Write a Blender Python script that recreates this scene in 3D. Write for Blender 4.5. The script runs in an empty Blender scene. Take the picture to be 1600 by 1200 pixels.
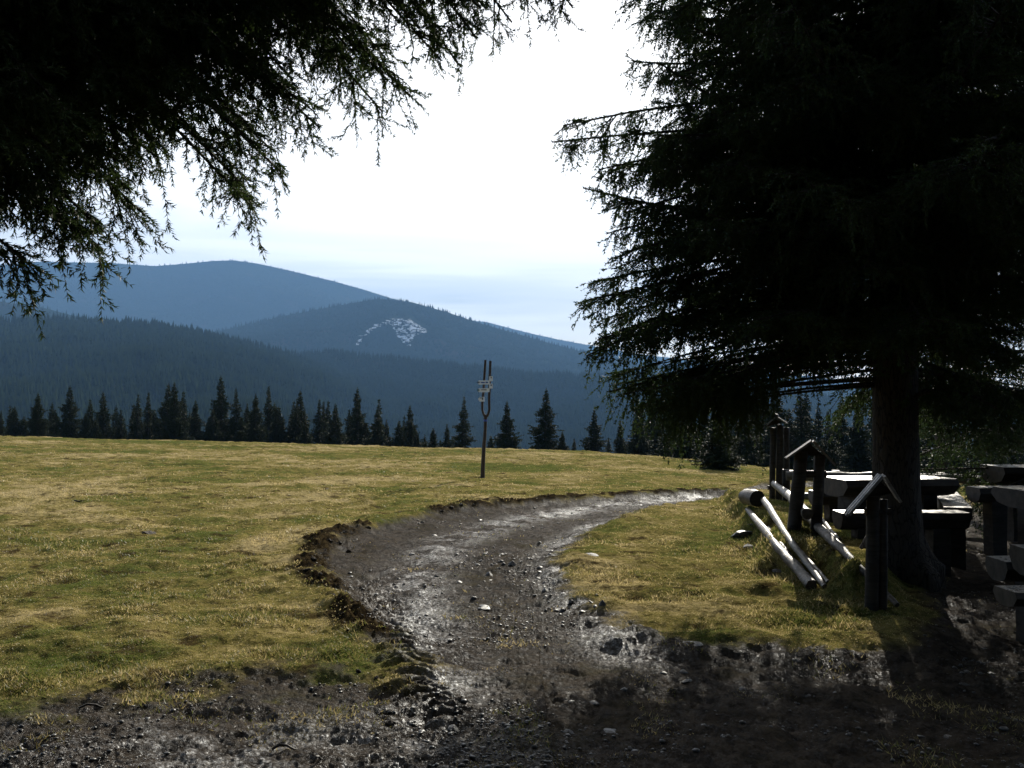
import bpy, math, random
import numpy as np
from mathutils import Vector

random.seed(7)
R = np.random.default_rng(11)
SC = bpy.context.scene
COL = SC.collection
rad = math.radians

# ------------------------------------------------------------------ camera
F = 1600 * 32.0 / 36.0
PITCH = math.atan(40 / F)
EYE = 1.6
cam_d = bpy.data.cameras.new("camera")
cam = bpy.data.objects.new("camera", cam_d)
COL.objects.link(cam)
cam.location = (0, 0, EYE)
cam.rotation_euler = (rad(90) + PITCH, 0, 0)
cam_d.lens = 32
cam_d.sensor_width = 36
cam_d.clip_start = 0.05
cam_d.clip_end = 60000
SC.camera = cam

# ------------------------------------------------------------------ sun and sky
SUN_AZ, SUN_EL = rad(16.8), rad(23.0)
SUN_STRENGTH, SKY_STRENGTH, EXPOSURE = 5.0, 0.055, 1.15
sd = bpy.data.lights.new("sun", 'SUN')
sd.energy = SUN_STRENGTH
sd.angle = rad(0.5)
sd.color = (1.0, 0.93, 0.80)
sun = bpy.data.objects.new("sun", sd)
COL.objects.link(sun)
sv = Vector((math.sin(SUN_AZ) * math.cos(SUN_EL), math.cos(SUN_AZ) * math.cos(SUN_EL), math.sin(SUN_EL)))
sun.rotation_euler = sv.to_track_quat('Z', 'Y').to_euler()

world = bpy.data.worlds.new("World")
SC.world = world
world.use_nodes = True
wt = world.node_tree
wt.nodes.clear()


class G:
    """tiny node-graph helper"""
    def __init__(s, nt):
        s.nt = nt

    def n(s, typ, ins=None, **kw):
        nd = s.nt.nodes.new(typ)
        for k, v in kw.items():
            setattr(nd, k, v)
        for k, v in (ins or {}).items():
            s.put(nd.inputs[k], v)
        return nd

    def put(s, sock, v):
        if isinstance(v, bpy.types.NodeSocket):
            s.nt.links.new(v, sock)
        elif isinstance(v, (tuple, list)) and len(v) == 3 and sock.type == 'RGBA':
            sock.default_value = (*v, 1)
        else:
            sock.default_value = v

    def noise(s, vec, scale, detail=4, rough=0.6, dist=0.0):
        return s.n('ShaderNodeTexNoise', {'Vector': vec, 'Scale': scale, 'Detail': detail, 'Roughness': rough, 'Distortion': dist}).outputs['Fac']

    def mapr(s, v, a, b, c=0.0, d=1.0, smooth=True):
        return s.n('ShaderNodeMapRange', {'Value': v, 'From Min': a, 'From Max': b, 'To Min': c, 'To Max': d},
                   interpolation_type='SMOOTHSTEP' if smooth else 'LINEAR').outputs[0]

    def mix(s, f, a, b, mode='MIX'):
        nd = s.nt.nodes.new('ShaderNodeMix')
        nd.data_type = 'RGBA'
        nd.blend_type = mode
        s.put(nd.inputs[0], f)
        s.put(nd.inputs[6], a)
        s.put(nd.inputs[7], b)
        return nd.outputs[2]

    def math(s, op, a, b=0.0, c=0.0, clamp=False):
        nd = s.n('ShaderNodeMath', operation=op, use_clamp=clamp)
        s.put(nd.inputs[0], a)
        s.put(nd.inputs[1], b)
        s.put(nd.inputs[2], c)
        return nd.outputs[0]

    def attr(s, name):
        return s.n('ShaderNodeAttribute', attribute_name=name).outputs['Fac']

    def bump(s, h, strength=0.5, dist=0.02, normal=None):
        nd = s.n('ShaderNodeBump', {'Height': h, 'Strength': strength, 'Distance': dist})
        if normal is not None:
            s.put(nd.inputs['Normal'], normal)
        return nd.outputs[0]


g = G(wt)
tc = g.n('ShaderNodeTexCoord').outputs['Generated']
sky = g.n('ShaderNodeTexSky', sky_type='NISHITA', sun_disc=False, sun_elevation=SUN_EL, sun_rotation=SUN_AZ,
          altitude=1200.0, air_density=1.0, dust_density=1.6, ozone_density=1.0)
sep = g.n('ShaderNodeSeparateXYZ', {0: tc})
zz = g.math('MAXIMUM', sep.outputs['Z'], 0.015)
cx = g.math('DIVIDE', sep.outputs['X'], g.math('ADD', zz, 0.06))
cy = g.math('DIVIDE', sep.outputs['Y'], g.math('ADD', zz, 0.06))
cv = g.n('ShaderNodeCombineXYZ', {0: cx, 1: cy, 2: 0.0}).outputs[0]
cn = g.noise(cv, 0.42, 7, 0.55, 0.4)
cloud = g.mapr(cn, 0.24, 0.48)
cloud = g.math('MULTIPLY', cloud, g.mapr(sep.outputs['Z'], 0.04, 0.16, 0.60, 1.0))
# clouds lit by the sun behind them: bright toward the sun, duller away from it
dot = g.n('ShaderNodeVectorMath', {0: tc, 1: (sv.x, sv.y, sv.z)}, operation='DOT_PRODUCT').outputs['Value']
cl_b = g.math('ADD', g.mapr(dot, 0.25, 0.80, 0.5, 15.0), g.mapr(dot, 0.6, 1.0, 0.0, 5.0))
cl_c = g.n('ShaderNodeVectorMath', {0: (1.0, 0.985, 0.965), 'Scale': cl_b}, operation='SCALE').outputs[0]
bv = g.n('ShaderNodeCombineXYZ', {0: g.math('MULTIPLY', sep.outputs['X'], 3.0), 1: g.math('MULTIPLY', sep.outputs['Y'], 3.0), 2: g.math('MULTIPLY', sep.outputs['Z'], 46.0)}).outputs[0]
bands = g.mapr(g.noise(bv, 1.0, 6, 0.55, 0.5), 0.40, 0.62)
bands = g.math('MULTIPLY', bands, g.mapr(sep.outputs['Z'], 0.10, 0.22, 1.0, 0.0))
cloud = g.math('SUBTRACT', cloud, g.math('MULTIPLY', bands, 0.50), clamp=True)
skyc = g.mix(g.math('MULTIPLY', cloud, 0.92), sky.outputs[0], cl_c)
bg = g.n('ShaderNodeBackground', {'Color': skyc, 'Strength': SKY_STRENGTH})
wo = g.n('ShaderNodeOutputWorld', {'Surface': bg.outputs[0]})

SC.view_settings.view_transform = 'Standard'
SC.view_settings.look = 'None'
SC.view_settings.exposure = EXPOSURE
SC.view_settings.gamma = 1
SC.view_settings.use_curve_mapping = False
import time as _t; _T0 = _t.time()
SC.render.engine = 'CYCLES'
cy_ = SC.cycles
cy_.use_denoising = True
cy_.max_bounces = 6
cy_.diffuse_bounces = 2
cy_.glossy_bounces = 2
cy_.transmission_bounces = 3
cy_.volume_bounces = 1
cy_.sample_clamp_indirect = 4.0


# ------------------------------------------------------------------ picture <-> place
def at(px, py, Y):
    x = (px - 800) / F
    u = (600 - py) / F
    dy = math.cos(PITCH) - math.sin(PITCH) * u
    dz = math.sin(PITCH) + math.cos(PITCH) * u
    return Vector((x / dy * Y, Y, EYE + dz / dy * Y))


def lattice(ix, iy, seed):
    h = (ix.astype(np.int64) * 374761393 + iy.astype(np.int64) * 668265263 + seed * 144665) & 0x7fffffff
    h = ((h ^ (h >> 13)) * 1274126177) & 0x7fffffff
    h = (h ^ (h >> 16)) & 0xffff
    return h / 65535.0


def vn(x, y, seed=0):
    ix = np.floor(x)
    iy = np.floor(y)
    fx = x - ix
    fy = y - iy
    fx = fx * fx * (3 - 2 * fx)
    fy = fy * fy * (3 - 2 * fy)
    a = lattice(ix, iy, seed)
    b = lattice(ix + 1, iy, seed)
    c = lattice(ix, iy + 1, seed)
    d = lattice(ix + 1, iy + 1, seed)
    return (a + (b - a) * fx) * (1 - fy) + (c + (d - c) * fx) * fy


def fbm(x, y, seed=0, o=4, gain=0.5):
    t = 0
    a = 1.0
    tot = 0
    for k in range(o):
        t = t + a * (vn(x * 2 ** k + 17.3 * k, y * 2 ** k - 9.1 * k, seed + k) - 0.5)
        tot += a
        a *= gain
    return t / tot * 2      # about -1..1


def sst(x, a, b):
    t = np.clip((x - a) / (b - a), 0, 1)
    return t * t * (3 - 2 * t)


def base_z(X, Y):
    Yc = np.maximum(Y, 0)
    Xn = np.clip(X, -60, 0)
    Xp = np.clip(X, 0, 25)
    h = 0.022 * Xn + 0.022 * Xp + 0.0035 * Xp ** 2
    z = -0.016 * np.minimum(Yc, 200) - (np.minimum(Yc, 90) / 60) * h
    s = np.maximum(Y - 56 - 0.10 * np.clip(-X, 0, 60), 0)
    drop = np.where(s < 40, 0.0035 * s * s, 5.6 + 0.28 * (s - 40))
    z = z - drop
    rr = np.sqrt(X * X + Y * Y)
    side = np.maximum(rr - 110, 0)
    z = z - np.where(Y < 60, 0.12 * side, 0.05 * side)
    return -90 + np.logaddexp(0, (z + 90) / 4.0) * 4.0      # valley floor at -90


def ray_dir(px, py):
    p = at(px, py, 1.0)
    return p.x, p.z - EYE


def hit(px, py, zf=None):
    """first point of the ground seen at a picture point (only used to find where in the place a thing stands)"""
    dx, dz = ray_dir(px, py)

    def first(Ys, f):
        g_ = EYE + dz * Ys - f(dx * Ys, Ys)
        w = np.nonzero(g_ < 0)[0]
        return None if len(w) == 0 else int(w[0])
    Ys = np.geomspace(1.0, 400, 500)
    i = first(Ys, base_z)
    if i is None:
        Y = 60.0
    elif zf is None:
        lo, hi = Ys[max(i - 1, 0)], Ys[i]
        Y2 = np.linspace(lo, hi, 200)
        k = first(Y2, base_z)
        Y = Y2[k if k is not None else -1]
    else:
        Y2 = np.geomspace(max(1.0, Ys[i] * 0.7), Ys[i] * 1.15, 160)
        k = first(Y2, z_smooth)
        Y = Y2[k if k is not None else -1]
    return at(px, py, float(Y))


def poly_from_px(pts):
    return np.array([hit(x, y)[:2] for x, y in pts])


def sdf(poly, X, Y):
    """signed distance to a polygon, positive inside"""
    d2 = np.full(X.shape, 1e18)
    ins = np.zeros(X.shape, bool)
    n = len(poly)
    for i in range(n):
        ax, ay = poly[i]
        bx, by = poly[(i + 1) % n]
        ex, ey = bx - ax, by - ay
        L = ex * ex + ey * ey + 1e-12
        t = np.clip(((X - ax) * ex + (Y - ay) * ey) / L, 0, 1)
        d2 = np.minimum(d2, (X - ax - t * ex) ** 2 + (Y - ay - t * ey) ** 2)
        c = ((ay > Y) != (by > Y))
        xs = ax + (Y - ay) * ex / (ey if abs(ey) > 1e-9 else 1e-9)
        ins ^= c & (X < xs)
    return np.where(ins, 1, -1) * np.sqrt(d2)


def line_dist(pl, X, Y):
    """distance to an open polyline and arc length of the nearest point"""
    best = np.full(X.shape, 1e18)
    arc = np.zeros(X.shape)
    s = 0.0
    for i in range(len(pl) - 1):
        ax, ay = pl[i]
        bx, by = pl[i + 1]
        ex, ey = bx - ax, by - ay
        L2 = ex * ex + ey * ey + 1e-12
        t = np.clip(((X - ax) * ex + (Y - ay) * ey) / L2, 0, 1)
        d2 = (X - ax - t * ex) ** 2 + (Y - ay - t * ey) ** 2
        m = d2 < best
        best = np.where(m, d2, best)
        arc = np.where(m, s + t * math.sqrt(L2), arc)
        s += math.sqrt(L2)
    return np.sqrt(best), arc


# outline of the muddy track, of the churned berm on its left side, of the raised bank, of the gravelled picnic ground
LEFT_EDGE = [(-60, 1110), (100, 1092), (250, 1062), (420, 1048), (540, 1060), (625, 1062), (640, 1045), (600, 1005), (560, 960), (505, 915), (485, 880),
             (500, 850), (535, 830), (600, 815), (680, 798), (760, 786), (900, 778), (1010, 771), (1130, 764), (1300, 758)]
RIGHT_EDGE = [(1330, 764), (1130, 776), (1000, 800), (930, 826), (884, 862), (876, 893), (915, 925), (950, 955), (1010, 985), (1100, 1004),
              (1300, 1014), (1420, 1000), (1445, 950), (1450, 905), (1440, 850), (1445, 815), (1475, 796), (1600, 782), (1900, 790), (2300, 800)]
track_poly = poly_from_px(LEFT_EDGE + RIGHT_EDGE)
track_poly = np.vstack([track_poly, [[14, -2], [6, -9], [-6, -9], [-9, -2], [-6, 3.0]]])
left_line = poly_from_px(LEFT_EDGE)
tread_line = poly_from_px([(700, 1115), (650, 1075), (632, 1020), (612, 975), (594, 930), (580, 885)])
berm_line = poly_from_px([(660, 1085), (600, 1000), (540, 950), (490, 890), (495, 850), (560, 822)])
far_berm = poly_from_px([(690, 796), (780, 784), (900, 776), (1010, 770), (1120, 765)])
bank_poly = poly_from_px([(1128, 768), (1135, 790), (1150, 826), (1178, 868), (1230, 905), (1330, 950), (1400, 935), (1440, 870),
                          (1440, 830), (1480, 800), (1620, 775), (2100, 770), (2100, 752), (1500, 750), (1240, 752)])
rut_a = poly_from_px([(560, 1190), (690, 1090), (665, 1010), (650, 940), (648, 880), (700, 838), (800, 805), (950, 783), (1100, 770)])
rut_b = poly_from_px([(1010, 1010), (955, 985), (915, 945), (868, 890), (870, 850), (930, 812), (1050, 784)])
plain_poly = poly_from_px([(760, 880), (800, 860), (860, 900), (900, 960), (850, 990), (760, 960)])


def masks(X, Y):
    d = sdf(track_poly, X, Y)
    wob = 0.16 * fbm(X * 1.7, Y * 1.7, 5, 4) + 0.05 * fbm(X * 9, Y * 9, 8, 2)
    wob = wob + 0.12 * fbm(X * 3.2, Y * 3.2, 14, 3) * (X < 0.3) * (Y < 8)
    return d + wob


def z_full(X, Y, want=False):
    z = base_z(X, Y)
    r = np.hypot(X, Y)
    near = r < 85
    z = z.copy()
    m = np.zeros(X.shape)
    berm = np.zeros(X.shape)
    x, y = X[near], Y[near]
    d = masks(x, y)
    soft = 0.42 * (x < 0.2) * (1 - sst(y, 5.6, 7.5))
    mud = sst(d + (0.22 + soft) * fbm(x * 5, y * 5, 9, 4), -0.14 - soft * 0.8, 0.16 + soft * 0.6)
    # bank
    db = sdf(bank_poly, x, y) + 0.25 * fbm(x * 1.3, y * 1.3, 21, 3)
    z_ = z[near]
    z_ = z_ + 0.34 * sst(db, -0.12, 0.28) * (1 - 0.6 * sst(x, 3.2, 6.0))
    # the track is worn in
    z_ = z_ - (0.10 - 0.14 * soft) * sst(d, -0.15 - soft, 0.5 + soft)
    # turf: tussocks and hollows
    fade = 1 - sst(r[near], 50, 85)
    big = 0.10 * fbm(x * 0.18, y * 0.18, 31, 3) * sst(r[near], 6, 20)
    tus = fbm(x * 2.6, y * 2.6, 41, 4)
    turf = big + 0.075 * tus + 0.10 * np.maximum(fbm(x * 0.9, y * 0.9, 47, 4), 0.25) * fade
    rough_far = 0.05 * fade * fbm(x * 1.1, y * 1.1, 52, 3) * sst(r[near], 15, 35)
    z_ = z_ + (1 - mud) * (turf + rough_far - 0.02)
    # mud: lumps, ruts
    lum = fbm(x * 5, y * 5, 61, 5)
    z_ = z_ + mud * (0.045 * lum + 0.03 * np.abs(fbm(x * 2.2, y * 2.2, 62, 3)) + 0.05 * fbm(x * 0.9, y * 0.9, 71, 2) + (0.016 * np.abs(fbm(x * 18, y * 18, 65, 3)) + 0.007 * fbm(x * 55, y * 55, 67, 2)) * (1 - sst(r[near], 9, 16)))
    # churned sods along the left edge
    b1, a1 = line_dist(berm_line, x, y)
    w1 = np.exp(-(b1 / 0.23) ** 2)
    b2, a2 = line_dist(far_berm, x, y)
    w2 = np.exp(-(b2 / 0.28) ** 2)
    b3, _ = line_dist(left_line, x, y)
    w3 = 0.30 * np.exp(-(b3 / 0.25) ** 2) * (x < 0.6)
    churn = np.abs(fbm(x * 11, y * 11, 81, 4)) * 1.6 + 0.25
    bw = np.maximum(np.maximum(w1, w2 * 0.5), w3)
    patch = sst(fbm(x * 2.1, y * 2.1, 83, 3), -0.22, 0.25)
    b4, a4 = line_dist(tread_line, x, y)
    w4 = np.exp(-(b4 / 0.21) ** 4)
    bw = bw * (1 - 0.85 * w4)
    z_ = z_ + 0.075 * bw * churn * (0.45 + 0.55 * patch) + 0.03 * np.maximum(w1, w2)
    # tyre tread stamped in the soft edge
    z_ = z_ + w4 * 0.034 * np.sin((a4 + 0.5 * b4) * 2 * math.pi / 0.13) * (0.6 + 0.4 * lum)
    z[near] = z_
    m[near] = mud
    if want == 'wet':
        c1, _ = line_dist(rut_a, x, y)
        c2, _ = line_dist(rut_b, x, y)
        c3 = np.hypot((x + 1.35) / 1.5, (y - 4.45) / 0.65)
        wet = np.zeros(X.shape)
        wet[near] = np.maximum(np.maximum(np.exp(-(c1 / (0.22 + 0.012 * y)) ** 2), 0.8 * np.exp(-(c2 / 0.25) ** 2)), 0.85 * np.exp(-c3 ** 2))
    berm[near] = np.clip(np.maximum(w1, w2) * (0.12 + 0.95 * patch) + 0.6 * w3, 0, 1)
    if want == 'wet':
        return z, m, berm, wet
    if want:
        return z, m, berm
    return z


def z_smooth(x, y):
    o = np.array([-0.08, 0, 0.08, 0, 0.0])[:, None]
    q = np.array([0, -0.08, 0, 0.08, 0.0])[:, None]
    return z_full((x[None] + o).ravel(), (y[None] + q).ravel()).reshape(5, -1).mean(0)


def bz(x, y):
    """smoothed standing height used to place things"""
    return float(z_smooth(np.array([float(x)]), np.array([float(y)]))[0])


def H(px, py):
    return hit(px, py, True)


# ------------------------------------------------------------------ object helpers
def tag(o, label=None, cat=None, group=None, kind=None):
    if label:
        o['label'] = label
    if cat:
        o['category'] = cat
    if group:
        o['group'] = group
    if kind:
        o['kind'] = kind
    return o


def empty(name, loc, label, cat, group=None):
    o = bpy.data.objects.new(name, None)
    COL.objects.link(o)
    o.location = loc
    return tag(o, label, cat, group)


def np_mesh(name, V, T, mats, parent=None, origin=None, smooth=False, attrs=None, midx=None, loops=3):
    me = bpy.data.meshes.new(name)
    V = np.asarray(V, np.float32)
    if origin is not None:
        V = V - np.asarray(origin, np.float32)
    T = np.asarray(T, np.int32)
    nf = len(T)
    me.vertices.add(len(V))
    me.vertices.foreach_set('co', V.ravel())
    me.loops.add(nf * loops)
    me.loops.foreach_set('vertex_index', T.ravel())
    me.polygons.add(nf)
    me.polygons.foreach_set('loop_start', np.arange(nf, dtype=np.int32) * loops)
    me.polygons.foreach_set('loop_total', np.full(nf, loops, np.int32))
    if smooth:
        me.polygons.foreach_set('use_smooth', np.ones(nf, bool))
    for k, v in (attrs or {}).items():
        a = me.attributes.new(k, 'FLOAT', 'POINT')
        a.data.foreach_set('value', np.asarray(v, np.float32).ravel())
    if not isinstance(mats, (list, tuple)):
        mats = [mats]
    for mt in mats:
        me.materials.append(mt)
    if midx is not None:
        me.polygons.foreach_set('material_index', np.asarray(midx, np.int32))
    me.update(calc_edges=True)
    o = bpy.data.objects.new(name, me)
    COL.objects.link(o)
    if parent is not None:
        o.parent = parent
    elif origin is not None:
        o.location = tuple(float(c) for c in origin)
    return o


class MB:
    """collects shaped pieces into ONE mesh"""
    def __init__(s):
        s.v = []
        s.f = []
        s.m = []

    def add(s, V, Fc, m=0):
        k = len(s.v)
        s.v += [tuple(p) for p in V]
        for q in Fc:
            s.f.append([k + i for i in q])
            s.m.append(m)

    def tube(s, pts, rads, n=12, m=0, mcap=None, lump=0.0, flat=1.0):
        pts = [Vector(p) for p in pts]
        V = []
        up0 = None
        ph = random.random() * 9
        for i, p in enumerate(pts):
            t = (pts[min(i + 1, len(pts) - 1)] - pts[max(i - 1, 0)]).normalized()
            if up0 is None:
                up0 = Vector((0, 0, 1)) if abs(t.z) < 0.9 else Vector((0, 1, 0))
            a = t.cross(up0).normalized()
            b = a.cross(t).normalized()
            for j in range(n):
                th = 2 * math.pi * j / n
                rr = rads[i] * (1 + lump * (math.sin(3 * th + ph + i * 0.7) * 0.5 + math.sin(5 * th - ph + i * 1.3) * 0.3 + random.uniform(-.4, .4)))
                V.append(p + a * math.cos(th) * rr + b * math.sin(th) * rr * flat)
        Fc = []
        for i in range(len(pts) - 1):
            for j in range(n):
                Fc.append([i * n + j, i * n + (j + 1) % n, (i + 1) * n + (j + 1) % n, (i + 1) * n + j])
        s.add(V, Fc, m)
        mc = m if mcap is None else mcap
        s.add(V[:n][::-1], [list(range(n))], mc)
        s.add(V[-n:], [list(range(n))], mc)

    def prism(s, prof, p0, p1, side, up, m=0, mcap=None, mtop=None, top_edges=(), segs=1, jit=0.0):
        """profile [(a, b)] in (side, up) swept from p0 to p1"""
        p0, p1, side, up = Vector(p0), Vector(p1), Vector(side), Vector(up)
        n = len(prof)
        V = []
        for k in range(segs + 1):
            p = p0.lerp(p1, k / segs)
            V += [p + side * (a + random.uniform(-jit, jit)) + up * (b + random.uniform(-jit, jit) * 0.5) for a, b in prof]
        for k in range(segs):
            for j in range(n):
                q = [k * n + j, k * n + (j + 1) % n, (k + 1) * n + (j + 1) % n, (k + 1) * n + j]
                s.add([V[i] for i in q], [[0, 1, 2, 3]], (mtop if (mtop is not None and j in top_edges) else m))
        mc = m if mcap is None else mcap
        s.add(V[:n][::-1], [list(range(n))], mc)
        s.add(V[-n:], [list(range(n))], mc)

    def build(s, name, mats, parent=None, origin=(0, 0, 0), smooth=False, bevel=0.0):
        me = bpy.data.meshes.new(name)
        o3 = Vector(origin)
        me.from_pydata([tuple(Vector(p) - o3) for p in s.v], [], s.f)
        if not isinstance(mats, (list, tuple)):
            mats = [mats]
        for mt in mats:
            me.materials.append(mt)
        me.polygons.foreach_set('material_index', np.array(s.m, np.int32))
        if smooth:
            me.polygons.foreach_set('use_smooth', np.ones(len(s.f), bool))
        import bmesh
        bm = bmesh.new()
        bm.from_mesh(me)
        bmesh.ops.remove_doubles(bm, verts=bm.verts, dist=0.0004)
        bmesh.ops.recalc_face_normals(bm, faces=bm.faces)
        if bevel > 0:
            es = [e for e in bm.edges if len(e.link_faces) == 2 and e.calc_face_angle(0) > 0.5]
            bmesh.ops.bevel(bm, geom=es, offset=bevel, segments=2, affect='EDGES', clamp_overlap=True)
        if smooth:
            for e in bm.edges:
                if len(e.link_faces) == 2 and e.calc_face_angle(0) > 0.9:
                    e.smooth = False
        bm.to_mesh(me)
        bm.free()
        o = bpy.data.objects.new(name, me)
        COL.objects.link(o)
        if parent is not None:
            o.parent = parent
        else:
            o.location = origin
        return o


# ------------------------------------------------------------------ materials
def mat(name):
    m = bpy.data.materials.new(name)
    m.use_nodes = True
    nt = m.node_tree
    nt.nodes.clear()
    gg = G(nt)
    out = gg.n('ShaderNodeOutputMaterial')
    return m, gg, out


def bsdf(gg, out, color, rough, normal=None, spec=0.5, **kw):
    p = gg.n('ShaderNodeBsdfPrincipled', {'Base Color': color, 'Roughness': rough, 'Specular IOR Level': spec})
    if normal is not None:
        gg.put(p.inputs['Normal'], normal)
    for k, v in kw.items():
        gg.put(p.inputs[k.replace('_', ' ')], v)
    gg.nt.links.new(p.outputs[0], out.inputs[0])
    return p


def make_ground_mat():
    m, gg, out = mat("turf_and_mud")
    P = gg.n('ShaderNodeNewGeometry').outputs['Position']
    mud = gg.attr('mud')
    berm = gg.attr('berm')
    big = gg.noise(P, 0.16, 3, 0.5, 0.6)
    mid = gg.noise(P, 1.1, 5, 0.65, 0.3)
    fine = gg.noise(P, 14, 5, 0.7)
    vfine = gg.noise(P, 70, 3, 0.7)
    k = gg.math('ADD', gg.math('MULTIPLY', big, 0.9), gg.math('MULTIPLY', mid, 0.8))
    k = gg.math('ADD', k, gg.math('MULTIPLY', fine, 0.35))
    t = gg.mapr(k, 0.80, 1.28)
    green, olive, straw, earth = (0.062, 0.086, 0.016), (0.170, 0.142, 0.042), (0.36, 0.285, 0.140), (0.040, 0.028, 0.014)
    c = gg.mix(gg.mapr(t, 0.0, 0.5), green, olive)
    c = gg.mix(gg.mapr(t, 0.45, 1.0), c, straw)
    c = gg.mix(gg.math('MULTIPLY', gg.mapr(vfine, 0.45, 0.75), 0.55), c, straw)
    c = gg.mix(gg.math('MULTIPLY', gg.mapr(gg.noise(P, 2.3, 5, 0.7), 0.53, 0.66), 0.9), c, earth)
    c = gg.mix(gg.math('MULTIPLY', gg.mapr(fine, 0.52, 0.36), 0.6), c, earth)
    # mud
    n1 = gg.noise(P, 1.6, 6, 0.65, 0.5)
    n2 = gg.noise(P, 9, 6, 0.72)
    n3 = gg.noise(P, 60, 4, 0.7)
    mc = gg.mix(gg.mapr(n2, 0.35, 0.65), (0.013, 0.010, 0.007), (0.056, 0.044, 0.032))
    mc = gg.mix(gg.math('MULTIPLY', gg.mapr(n1, 0.5, 0.75), 0.6), mc, (0.052, 0.045, 0.022))
    mc = gg.mix(gg.math('MULTIPLY', gg.mapr(n3, 0.62, 0.75), 0.5), mc, (0.10, 0.092, 0.085))
    bc = gg.mix(gg.mapr(fine, 0.42, 0.6), (0.012, 0.009, 0.006), (0.046, 0.034, 0.017))
    c = gg.mix(mud, c, mc)
    c = gg.mix(gg.mapr(gg.math('ADD', berm, gg.math('MULTIPLY', fine, 0.5)), 0.5, 0.85), c, bc)
    wet = gg.math('MULTIPLY', mud, gg.mapr(gg.math('ADD', n1, gg.math('MULTIPLY', n2, 0.5)), 0.95, 0.62))
    rgh = gg.n('ShaderNodeMix', {0: mud, 2: 0.85, 3: 0.62}).outputs[0]
    rgh = gg.math('SUBTRACT', rgh, gg.math('MULTIPLY', wet, 0.30))
    hgt = gg.math('ADD', gg.math('MULTIPLY', n2, 1.0), gg.math('MULTIPLY', n3, 0.45))
    hgt = gg.math('ADD', hgt, gg.math('MULTIPLY', gg.noise(P, 150, 3, 0.7), 0.2))
    nr = gg.bump(hgt, 1.0, 0.035)
    wa = gg.attr('wet')
    grain = gg.mapr(gg.noise(P, 38, 4, 0.75), 0.44, 0.66)
    w2 = gg.math('MULTIPLY', gg.math('ADD', gg.math('MULTIPLY', gg.math('MULTIPLY', wa, gg.mapr(gg.math('ADD', n1, gg.math('MULTIPLY', n2, 0.6)), 0.70, 0.92)), 0.16), gg.math('MULTIPLY', wet, 0.024)), gg.math('ADD', grain, 0.18))
    gl = gg.math('MULTIPLY', mud, gg.math('ADD', 0.003, w2))
    gl = gg.math('MULTIPLY', gl, gg.math('SUBTRACT', 1.0, berm, clamp=True))
    df = gg.n('ShaderNodeBsdfDiffuse', {'Color': c, 'Normal': nr})
    gs = gg.n('ShaderNodeBsdfGlossy', {'Color': (0.95, 0.97, 1.0), 'Roughness': gg.math('MULTIPLY', rgh, 0.75), 'Normal': nr})
    mx = gg.n('ShaderNodeMixShader', {0: gl, 1: df.outputs[0], 2: gs.outputs[0]})
    gg.nt.links.new(mx.outputs[0], out.inputs[0])
    return m


def make_grass_mat():
    m, gg, out = mat("grass_blades")
    P = gg.n('ShaderNodeNewGeometry').outputs['Position']
    rnd = gg.attr('rnd')
    big = gg.noise(P, 0.16, 3, 0.5, 0.6)
    mid = gg.noise(P, 1.1, 5, 0.65, 0.3)
    k = gg.math('ADD', gg.math('MULTIPLY', big, 0.9), gg.math('MULTIPLY', mid, 0.8))
    k = gg.math('ADD', k, gg.math('MULTIPLY', rnd, 0.42))
    t = gg.mapr(k, 0.80, 1.30)
    c = gg.mix(gg.mapr(t, 0.0, 0.5), (0.104, 0.124, 0.028), (0.240, 0.196, 0.064))
    c = gg.mix(gg.mapr(t, 0.45, 1.0), c, (0.50, 0.40, 0.20))
    c = gg.mix(gg.math('MULTIPLY', gg.mapr(gg.noise(P, 2.3, 5, 0.7), 0.53, 0.64), 0.75), c, (0.060, 0.042, 0.018))
    d = gg.n('ShaderNodeBsdfPrincipled', {'Base Color': c, 'Roughness': 0.55, 'Specular IOR Level': 0.35})
    tr = gg.n('ShaderNodeBsdfTranslucent', {'Color': c})
    mx = gg.n('ShaderNodeMixShader', {0: 0.45, 1: d.outputs[0], 2: tr.outputs[0]})
    gg.nt.links.new(mx.outputs[0], out.inputs[0])
    return m


def make_needle_mat(name, a, b, trans=0.15, spec=0.2):
    m, gg, out = mat(name)
    P = gg.n('ShaderNodeNewGeometry').outputs['Position']
    nz = gg.noise(P, 1.6, 4, 0.7)
    c = gg.mix(gg.mapr(nz, 0.3, 0.7), a, b)
    d = gg.n('ShaderNodeBsdfPrincipled', {'Base Color': c, 'Roughness': 0.6, 'Specular IOR Level': spec}) if spec > 0.01 else gg.n('ShaderNodeBsdfDiffuse', {'Color': c})
    tr = gg.n('ShaderNodeBsdfTranslucent', {'Color': c})
    mx = gg.n('ShaderNodeMixShader', {0: trans, 1: d.outputs[0], 2: tr.outputs[0]})
    gg.nt.links.new(mx.outputs[0], out.inputs[0])
    return m


def make_wood(name, dark, light, scale=(3, 3, 26), rough=0.45, spec=0.5, bump=0.4):
    m, gg, out = mat(name)
    P = gg.n('ShaderNodeTexCoord').outputs['Object']
    mp = gg.n('ShaderNodeMapping', {'Vector': P, 'Scale': scale}).outputs[0]
    n1 = gg.noise(mp, 1.0, 6, 0.7, 0.4)
    n2 = gg.noise(P, 7, 5, 0.7)
    c = gg.mix(gg.mapr(n1, 0.3, 0.7), dark, light)
    c = gg.mix(gg.math('MULTIPLY', gg.mapr(n2, 0.5, 0.7), 0.6), c, dark)
    nr = gg.bump(gg.math('ADD', n1, gg.math('MULTIPLY', n2, 0.5)), bump, 0.012)
    bsdf(gg, out, c, gg.mapr(n2, 0.3, 0.7, rough - 0.1, rough + 0.18), nr, spec)
    return m


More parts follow.
